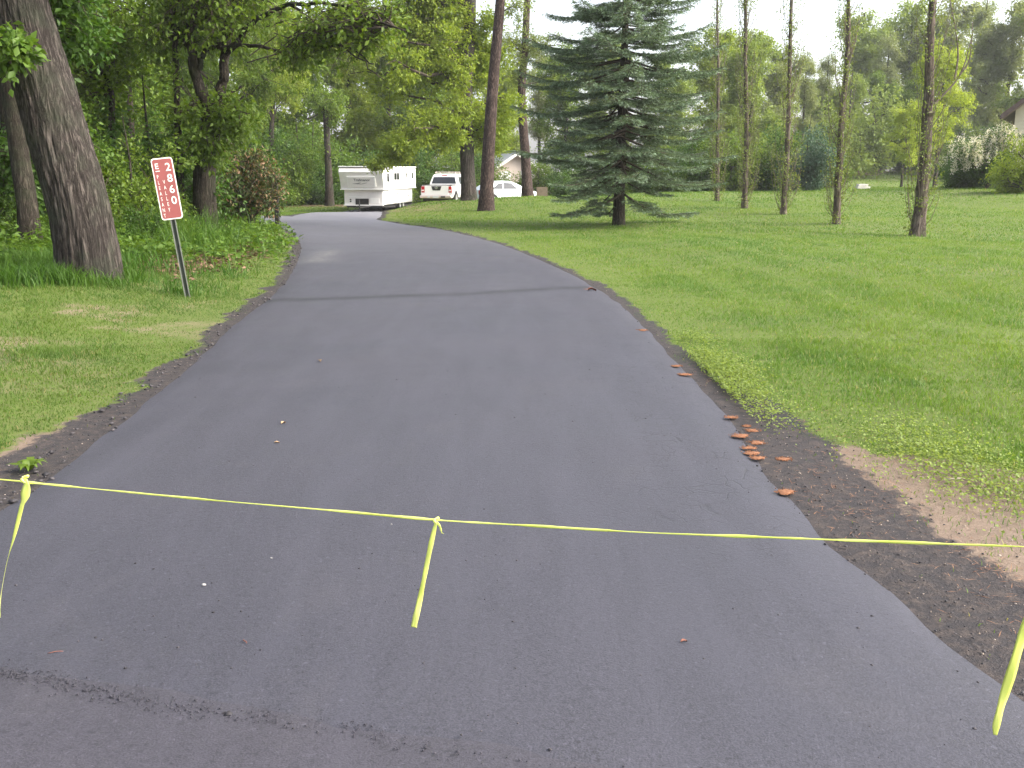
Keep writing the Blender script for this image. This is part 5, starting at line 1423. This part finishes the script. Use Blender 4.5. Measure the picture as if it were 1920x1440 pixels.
# framed storage pod with lettering on the near face
def face(z): return np.interp(z, [1.36, 1.95, 2.36], [.12, -.06, -.22])
def fq(x0, x1, z0, z1, off=0): return [(x0, face(z0) - off, z0), (x1, face(z0) - off, z0), (x1, face(z1) - off, z1), (x0, face(z1) - off, z1)]
pod = at_trl(MB().panel(fq(-1.98, -.42, 1.50, 2.10), .07), 'storage_pod', M['white'], upper)
at_trl(MB().panel(fq(-1.92, -.48, 1.56, 2.05, .07), .012), 'pod_panel', M['offwhite'], upper)
me = text('Trailmanor', .20, .002, .006); co = np.array([v.co[:] for v in me.vertices])
zz = 1.88 + co[:, 1]; xx = -1.15 + co[:, 0]
mesh_obj('lettering', np.stack([xx, face(zz) - .088 - co[:, 2], zz], 1), [tuple(p.vertices) for p in me.polygons], M['grey_print'], upper)
def swoosh(pts, wd, conv, name, par):
    pa = catmull([np.array([a, b, 0.]) for a, b in pts], 8); n = len(pa); V, F = [], []
    w = wd * np.sin(np.linspace(.15, math.pi - .05, n))
    for i in range(n):
        V += [conv(pa[i, 0], pa[i, 1] - w[i] / 2), conv(pa[i, 0], pa[i, 1] + w[i] / 2)]
    for i in range(n - 1): F.append((2 * i, 2 * i + 2, 2 * i + 3, 2 * i + 1))
    return mesh_obj(name, V, F, M['grey_print'], par)
cf = lambda x, z: (x, face(z) - .0855, z)
swoosh([(-1.7, 1.66), (-1.4, 1.68), (-1.15, 1.76), (-.85, 1.80)], .05, cf, 'stripe', upper)
swoosh([(-1.45, 1.62), (-1.15, 1.66), (-.9, 1.72), (-.7, 1.74)], .025, cf, 'stripe', upper)
cs = lambda y, z: (-.088, y, z)
swoosh([(2.0, 1.22), (2.5, 1.24), (2.9, 1.12), (3.2, 1.02)], .07, cs, 'stripe', lower)
swoosh([(4.9, .98), (5.3, .92), (5.7, .84), (6.0, .80)], .05, cs, 'stripe', lower)
cs2 = lambda y, z: (.0245, y, z)
swoosh([(1.5, 1.62), (2.1, 1.56), (2.5, 1.50), (2.8, 1.44)], .07, cs2, 'stripe', upper)
for y0, y1, z0, z1 in ((.62, 1.15, 1.72, 2.32), (2.1, 3.3, 1.82, 2.34), (4.75, 5.15, 1.94, 2.34), (6.1, 6.6, 1.88, 2.36)):
    wf = at_trl(MB().box(.018, .034, y0, y1, z0, z1, .006), 'window', M['white'], upper)
    if y1 - y0 > 1: spans = [(y0 + .06, (y0 + y1) / 2 - .04), ((y0 + y1) / 2 + .04, y1 - .06)]
    else: spans = [(y0 + .07, y1 - .07)]
    for a, b in spans: at_trl(MB().box(.030, .040, a, b, z0 + .06, z1 - .05), 'pane', M['glass'], wf)
for y, z in ((1.75, 2.52), (3.0, 2.52), (3.35, 2.50)): at_trl(MB().box(.02, .045, y, y + .16, z - .04, z + .02, .006), 'marker_lamp', M['black'], upper)
dr = at_trl(MB().box(-.088, -.070, 1.15, 3.35, .44, 1.32, .01), 'door', M['white'], lower)
at_trl(MB().box(-.074, -.050, 3.10, 3.20, .96, 1.06), 'handle', M['black'], dr)
at_trl(MB().box(-.074, -.058, 1.05, 1.12, .48, 1.30), 'hinge_strip', M['offwhite'], dr)
at_trl(MB().box(-2.2, -.2, .35, 6.9, .26, .40), 'chassis', M['steel_dark'])
tg = MB()
for x in (-1.7, -.7): tg.tube([(x, .6, .32), (-1.2 + (x + 1.2) * .15, -.75, .30)], .045, 6)
tg = at_trl(tg, 'tongue', M['steel_dark'])
at_trl(MB().tube([(-1.2, -.55, .02), (-1.2, -.55, .75)], .035, 8).tube([(-1.2, -.62, .72), (-1.08, -.66, .80)], .014, 6), 'jack', M['steel_dark'], tg)
at_trl(MB().lathe([(.02, -.03), (.12, -.03), (.12, .03), (.02, .03)], 14, 'x', (-1.2, -.55, .10)), 'jack_wheel', M['black'], tg)
for x, y in ((-2.0, .55), (-.35, .9), (-.25, 5.9), (-2.0, 5.9)):
    j = MB()
    for s in (-1, 1):
        j.tube([(x + s * .05, y, .30), (x + s * .26, y, .16), (x + s * .05, y, .01)], .018, 5)
    j.box(x - .12, x + .12, y - .06, y + .06, 0, .02)
    at_trl(j, 'stabiliser_jack', M['steel_dark'])
for y in (3.9, 4.62):
    wheel(trl, (-.22, y, .33), .33, .22, 1); wheel(trl, (-2.18, y, .33), .33, .22, -1)
wa = MB(); an = np.linspace(0, math.pi, 9)
at_trl(MB().box(-.10, -.066, 3.42, 5.08, .66, .72, .01), 'wheel_arch', M['white'], lower)
trl.scale = (1, 1, .90)
tag(trl, 'white folding travel trailer with overhanging upper shell', 'trailer')

# --- pickup: x right, y forward, origin under the rear bumper's middle
pc = at_y(818, 57.0)
pk = empty('pickup_truck', (pc[0], pc[1], pc[2]), R(-11))
def part(mb, name, mat, par=None, smooth=False): return mb.build(name, mat, pk if par is None else par, smooth)
hw = .92
def bodyprof(zt, tuck=0.0): return [(-hw + .06, .42), (-hw, .60), (-hw - .0, .80), (-hw + .015, zt - .08), (-hw + .06 + tuck, zt), (hw - .06 - tuck, zt), (hw - .015, zt - .08), (hw, .80), (hw, .60), (hw - .06, .42)]
body = part(rings_y([(.12, bodyprof(1.09)), (.16, bodyprof(1.12)), (1.75, bodyprof(1.14)), (3.9, bodyprof(1.08)), (5.0, bodyprof(1.00, .05)), (5.22, bodyprof(.86, .12))]), 'body', M['car_white'])
def cabring(z, y0, y1, w, c=.10): return [(-w + c, y0, z), (w - c, y0, z), (w, y0 + c, z), (w, y1 - c, z), (w - c, y1, z), (-w + c, y1, z), (-w, y1 - c, z), (-w, y0 + c, z)]
part(MB().rings([cabring(1.08, 1.72, 4.25, .885), cabring(1.30, 1.78, 4.02, .845), cabring(1.58, 1.90, 3.62, .755), cabring(1.72, 2.02, 3.38, .70), cabring(1.77, 2.20, 3.2, .60)]), 'cab', M['car_white'])
def yb(z): return np.interp(z, [1.08, 1.30, 1.58, 1.72], [1.72, 1.78, 1.90, 2.02])
def xw(z): return np.interp(z, [1.08, 1.30, 1.58, 1.72], [.885, .845, .755, .70])
part(MB().panel([(-.74, yb(1.20), 1.20), (.74, yb(1.20), 1.20), (.64, yb(1.58), 1.58), (-.64, yb(1.58), 1.58)], .012), 'rear_window', M['glass'])
for s in (-1, 1):
    for y0, y1, y2, y3 in ((2.0, 2.75, 2.75, 2.12), (2.86, 3.95, 3.55, 2.86)):
        q = [(s * xw(1.18), y0, 1.18), (s * xw(1.18), y1, 1.18), (s * xw(1.58), y2, 1.58), (s * xw(1.58), y3, 1.58)]
        part(MB().panel(q if s > 0 else q[::-1], .012), 'side_window', M['glass'])
    lm = part(MB().box(s * .80 - .095, s * .80 + .095, .085, .30, .72, 1.07, .02), 'tail_light', M['red_lamp'])
    part(MB().box(s * .80 - .07, s * .80 + .07, .075, .09, .80, .88), 'reversing_lens', M['clear_lamp'], lm)
    part(MB().box(s * .985 - .09, s * .985 + .09, 3.65, 3.78, 1.10, 1.28, .03), 'mirror', M['car_white'])
    part(MB().tube([(s * .60, 2.15, 1.80), (s * .60, 2.2, 1.86), (s * .60, 3.25, 1.86), (s * .60, 3.3, 1.78)], .022, 6), 'roof_rail', M['chrome'])
    for y in (.98, 4.25):
        a_ = np.linspace(0, math.pi, 11); rg = []
        for r in (.40, .46):
            rg.append([(s * (hw + .012), y + math.cos(t) * r, .40 + math.sin(t) * r) for t in a_])
        V = rg[0] + rg[1]; n = len(a_)
        arch = MB().add(V, [(i, i + 1, n + i + 1, n + i) for i in range(n - 1)]); part(arch, 'wheel_arch', M['black'])
        disc = MB().lathe([(.395, s * (hw - .14)), (.395, s * (hw + .006)), (.01, s * (hw + .006))], 22, 'x', (0, y, .42)); part(disc, 'wheel_well', M['black'])
        wheel(pk, (s * (hw - .075), y, .37), .37, .24, s)
part(MB().tube([(-.6, 2.5, 1.86), (.6, 2.5, 1.86)], .02, 6), 'roof_bar', M['chrome']); part(MB().tube([(-.6, 3.0, 1.86), (.6, 3.0, 1.86)], .02, 6), 'roof_bar', M['chrome'])
part(MB().box(-.16, .16, 1.93, 2.05, 1.66, 1.71), 'brake_lamp', M['red_lamp'])
tgte = part(MB().box(-.70, .70, .085, .125, .56, 1.11, .015), 'tailgate', M['car_white'])
part(MB().box(-.92, .92, .10, 1.70, 1.115, 1.15, .012), 'bed_rail', M['black'])
part(MB().rings([[(-.30, .07, 1.08), (-.22, .07, .84), (.22, .07, .84), (.30, .07, 1.08)][::-1], [(-.30, .10, 1.08), (-.22, .10, .84), (.22, .10, .84), (.30, .10, 1.08)][::-1]][::-1]), 'tailgate_panel', M['black'], tgte)
part(MB().lathe([(.085, .045), (.085, .072)], 20, 'y', (0, 0, .99)).box(-.12, .12, .044, .058, .975, 1.005), 'badge', M['badge'], tgte)
bp_ = part(MB().box(-.94, .94, -.10, .16, .40, .56, .04), 'bumper', M['chrome'])
part(MB().box(-.17, .17, -.112, -.098, .42, .55), 'licence_plate', M['plate_m'], bp_)
part(MB().box(-.48, -.34, -.112, -.098, .43, .54), 'bumper_sticker', M['plate_m'], bp_)
part(MB().box(.30, .56, -.108, -.098, .44, .53), 'step_pad', M['black'], bp_)
part(MB().box(-.7, .7, .2, 4.9, .26, .44), 'underbody', M['steel_dark'])
tag(pk, 'white pickup truck parked beside the trailer, seen from behind', 'pickup truck')

# --- white car: y forward; mostly behind the pine and spruce
cc_ = at_y(886, 64.6)
car = empty('car', (cc_[0] + .2, cc_[1], cc_[2]), R(-64))
def cpart(mb, name, mat, par=None, smooth=False): return mb.build(name, mat, car if par is None else par, smooth)
def cprof(w, zb_, zm, zt_): return [(-w * .92, zb_), (-w, zb_ + .15), (-w, zm), (-w * .93, zt_), (w * .93, zt_), (w, zm), (w, zb_ + .15), (w * .92, zb_)]
cpart(rings_y([(0, cprof(.74, .38, .72, .90)), (.12, cprof(.82, .26, .74, .98)), (.8, cprof(.86, .20, .76, .97)), (2.2, cprof(.87, .20, .74, .93)), (3.4, cprof(.86, .20, .70, .90)), (4.15, cprof(.80, .24, .60, .74)), (4.42, cprof(.66, .34, .52, .60))]), 'body', M['car_blue'], None, False)
def crr(z, y0, y1, w, c=.16): return [(-w + c, y0, z), (w - c, y0, z), (w, y0 + c, z), (w, y1 - c * 2, z), (w - c, y1, z), (-w + c, y1, z), (-w, y1 - c * 2, z), (-w, y0 + c, z)]
cpart(MB().rings([crr(.92, .16, 3.55, .80), crr(1.12, .40, 3.05, .755), crr(1.32, .80, 2.62, .68), crr(1.44, 1.20, 2.30, .58), crr(1.48, 1.45, 2.05, .45)]), 'cabin', M['car_blue'])
def cxw(z): return np.interp(z, [.92, 1.12, 1.32, 1.44], [.80, .755, .68, .58])
for s in (-1, 1):
    for q in ([(.85, .98), (1.55, .98), (1.62, 1.33), (1.25, 1.30)], [(1.64, .98), (2.62, .98), (2.22, 1.33), (1.70, 1.36)]):
        qq = [(s * (cxw(z) + .016), y, z) for y, z in q]
        cpart(MB().panel(qq if s > 0 else qq[::-1], .012), 'side_window', M['glass'])
    lm = cpart(MB().box(s * .62 - .13, s * .62 + .13, -.02, .16, .62, .90, .03), 'tail_light', M['red_lamp'])
    for y in (.85, 3.45):
        cpart(MB().lathe([(.35, s * .72), (.35, s * .872), (.01, s * .872)], 22, 'x', (0, y, .32)), 'wheel_well', M['black'])
        wheel(car, (s * .80, y, .31), .31, .19, s)
cpart(MB().panel([(-.55, .30, 1.0), (.55, .30, 1.0), (.50, .72, 1.30), (-.50, .72, 1.30)], .012), 'rear_window', M['glass'])
cpart(MB().box(-.72, .72, -.07, .10, .34, .52, .04), 'bumper', M['car_blue'])
cpart(MB().box(-.16, .16, -.035, -.01, .62, .74), 'licence_plate', M['plate_m'])
tag(car, 'pale bluish white rounded car parked behind the straight pine trunk', 'car')

# ------------------------------------------------------------------ houses and small things
M['siding'] = plain('cream siding', (.62, .55, .42), .7, .05, 1.5)
M['tan'] = plain('tan siding', (.48, .41, .36), .75, .06, 1.5)
M['fascia'] = plain('brown fascia board', (.10, .062, .055), .6, .12, 4)
M['shingle'] = plain('brown roof shingles', (.135, .095, .085), .85, .25, 5, bmp=.3)
M['roof_grey'] = plain('pale grey roof', (.42, .43, .46), .7, .1, 3)
M['soffit'] = plain('soffit board', (.24, .17, .14), .7, .1, 3)
M['red_wall'] = plain('red brown brickwork', (.17, .055, .042), .85, .25, 12, bmp=.3)
M['stone_grey'] = plain('grey stone base', (.24, .23, .235), .9, .25, 6, bmp=.3)
M['trimw'] = plain('white trim', (.75, .74, .72), .5, .04, 5)

def gable_house(name, loc, rz, W, D, eave, ridge, wallm, roofm, fasc, label, over=.45, clap=0.0, wins=(), doors=()):
    """gable end faces -y; x across; roof slopes to both sides"""
    h = empty(name, loc, rz)
    wv = [[(-W / 2, 0, -.5), (W / 2, 0, -.5), (W / 2, 0, eave), (0, 0, ridge), (-W / 2, 0, eave)], [(-W / 2, D, -.5), (W / 2, D, -.5), (W / 2, D, eave), (0, D, ridge), (-W / 2, D, eave)]]
    wall = MB().rings(wv[::-1]).build('wall', wallm, h)
    sl = (ridge - eave) / (W / 2); t = .16
    for s in (-1, 1):
        x1 = s * (W / 2 + over); z1 = ridge - sl * (W / 2 + over)
        q = [[(0, y, ridge + .02), (x1, y, z1 + .02), (x1, y, z1 + .02 + t), (0, y, ridge + .02 + t)] for y in (-over, D + over)]
        rf = MB().rings(q if s < 0 else [a[::-1] for a in q]).build('roof', roofm, h)
        q = [[(s * .0, y, ridge - .06), (x1, y, z1 - .06), (x1, y, z1 + .20), (0, y, ridge + .20)] for y in (-over - .05, -over - .002)]
        MB().rings(q if s < 0 else [a[::-1] for a in q]).build('fascia', fasc, rf)
        q = [[(s * .02, y, ridge - .03), (x1 * .985, y, z1 - .03), (x1 * .985, y, z1 + .01), (s * .02, y, ridge + .01)] for y in (-over + .01, -.004)]
        MB().rings(q if s < 0 else [a[::-1] for a in q]).build('soffit', M['soffit'], rf)
    if clap:
        z = -.3
        while z < ridge - .2:
            w = W / 2 if z + clap < eave else (W / 2) * max(0, (ridge - z - clap)) / (ridge - eave)
            if w > .1: MB().add([(-w, -.004, z + clap), (w, -.004, z + clap), (w, -.030, z), (-w, -.030, z)], [(0, 3, 2, 1)]).build('board', wallm, wall)
            z += clap
    for x, z, ww, hh in wins:
        f = MB().box(x - ww / 2 - .06, x + ww / 2 + .06, -.07, -.032, z - .06, z + hh + .06).build('window', M['trimw'], wall)
        MB().box(x - ww / 2, x - .02, -.075, -.062, z, z + hh).build('pane', M['glass'], f); MB().box(x + .02, x + ww / 2, -.075, -.062, z, z + hh).build('pane', M['glass'], f)
    for x, ww, hh, mm in doors:
        MB().box(x - ww / 2, x + ww / 2, -.06, -.032, 0, hh).build('door', mm, wall)
    tag(h, label, 'house')
    return h
# cream house: its near roof corner just enters at the right edge
e = at_y(1876, 50.0, 222)
Wh = 9.0; slope = .80
gx_ = e[0] + Wh / 2 + .6
gz_ = float(H(gx_, 50.6))
eav = e[2] - gz_ + slope * .6
ra = R(-30); tx, ty_ = -(Wh / 2 + .6), -.6
gable_house('house', (e[0] - (math.cos(ra) * tx - math.sin(ra) * ty_), 50.0 - (math.sin(ra) * tx + math.cos(ra) * ty_), gz_), ra, Wh, 8.0, eav, eav + slope * Wh / 2, M['siding'], M['shingle'], M['fascia'], 'cream sided house with brown roof corner at the photo\'s right edge', .6, .18, ((-1.5, .9, 1.2, 1.2), (1.8, .9, 1.2, 1.2)))
p = at_y(968, 86); pk_ = at_y(966, 86, 290)
gable_house('house', (p[0], 86, p[2]), R(12), 4.6, 7, pk_[2] - p[2] - 1.5, pk_[2] - p[2], M['tan'], M['roof_grey'], M['trimw'], 'small tan gabled house behind the white car', .4, 0, ((.9, 1.0, .9, 1.1),), ((-1.0, 1.0, 2.1, M['trimw']),))
p = at_y(350, 44); hz = at_y(350, 44, 300)
gable_house('house', (p[0], 44, p[2]), R(8), 4.2, 8, 2.7, 3.9, M['red_wall'], M['shingle'], M['fascia'], 'red brown house glimpsed through the trees behind the sign', .4, 0, ((.9, 1.1, .8, 1.0),))
p = at_y(347, 40)
o = empty('stone_wall', p, R(5)); g = np.random.default_rng(4)
for r_ in range(5):
    x = -1.5 + (r_ % 2) * .2
    while x < 1.5:
        w = .35 + .25 * g.random(); MB().box(x, x + w - .015, -.15 + .02 * g.random(), .15, r_ * .24 - .05, r_ * .24 + .175, .02).build('stone', M['stone_grey'], o); x += w
tag(o, 'low grey stone wall between the sign and the forked oak', 'wall', None, 'thing')

# white concrete block stack far across the lawn
M['block'] = plain('white painted block', (.80, .74, .72), .8, .06, 8)
p = ground_at(1617, 354); o = empty('block_wall', p); s = p[1] / FPX
Wb, Hb = 24 * s, 9 * s
for r_ in range(2):
    for k in range(4):
        x0 = -Wb / 2 + k * Wb / 4 + (.06 if r_ else 0)
        if x0 + Wb / 4 > Wb / 2 + .01: continue
        MB().box(x0 + .008, x0 + Wb / 4 - .008, -.25, .25, r_ * Hb / 2, (r_ + 1) * Hb / 2 - .012, .015).build('block', M['block'], o)
tag(o, 'low stack of white blocks far across the lawn', 'blocks', None, 'thing')
# tan wooden box by the spruce
p = at_y(1016, 51); o = empty('planter_box', p); w = 20 * 51 / FPX / 2
M['plank'] = plain('tan weathered planks', (.17, .13, .095), .85, .2, 9)
for z0 in (0, .16, .32):
    for a, b_, c, d_ in ((-w, w, -.25, -.21), (-w, w, .21, .25), (-w, -w + .04, -.208, .208), (w - .04, w, -.208, .208)):
        MB().box(a, b_, c, d_, z0, z0 + .15).build('plank', M['plank'], o)
tag(o, 'low tan plank box on the lawn left of the spruce', 'planter')
# brush pile beyond the far lawn
p = at_y(1600, 108); o = empty('brush_pile', p); mb = MB(); g = np.random.default_rng(6)
M['brush'] = plain('dead brush', (.22, .15, .12), .9, .3, 8)
for k in range(90):
    a = g.normal(size=3) * (1.4, .6, .15) + (0, 0, .35); d_ = unit(g.normal(size=3) * (1, .6, .35)) * (.6 + .6 * g.random())
    mb.tube([a - d_, a + d_ * .2 + (0, 0, .05), a + d_], [.03, .025, .01], 4, False)
mb.build('branches', M['brush'], o)['kind'] = 'stuff'
tag(o, 'brown brush pile at the far end of the lawn', 'brush pile')
# ------------------------------------------------------------------ thin haze volume, added to imitate lens veil on the far trees
m = bpy.data.materials.new('haze'); m.use_nodes = True; nt = m.node_tree; nt.nodes.clear()
pv = nt.nodes.new('ShaderNodeVolumePrincipled'); pv.inputs['Color'].default_value = (.95, .96, 1, 1); pv.inputs['Density'].default_value = .0004
pv.inputs['Anisotropy'].default_value = .2
ou = nt.nodes.new('ShaderNodeOutputMaterial'); nt.links.new(pv.outputs[0], ou.inputs['Volume'])
hb = MB().box(-430, 430, -70, 720, -2.0, 32).build('haze', m)
tag(hb, 'thin pale haze added for lens veil over the lawn and woods', 'haze', None, 'stuff')
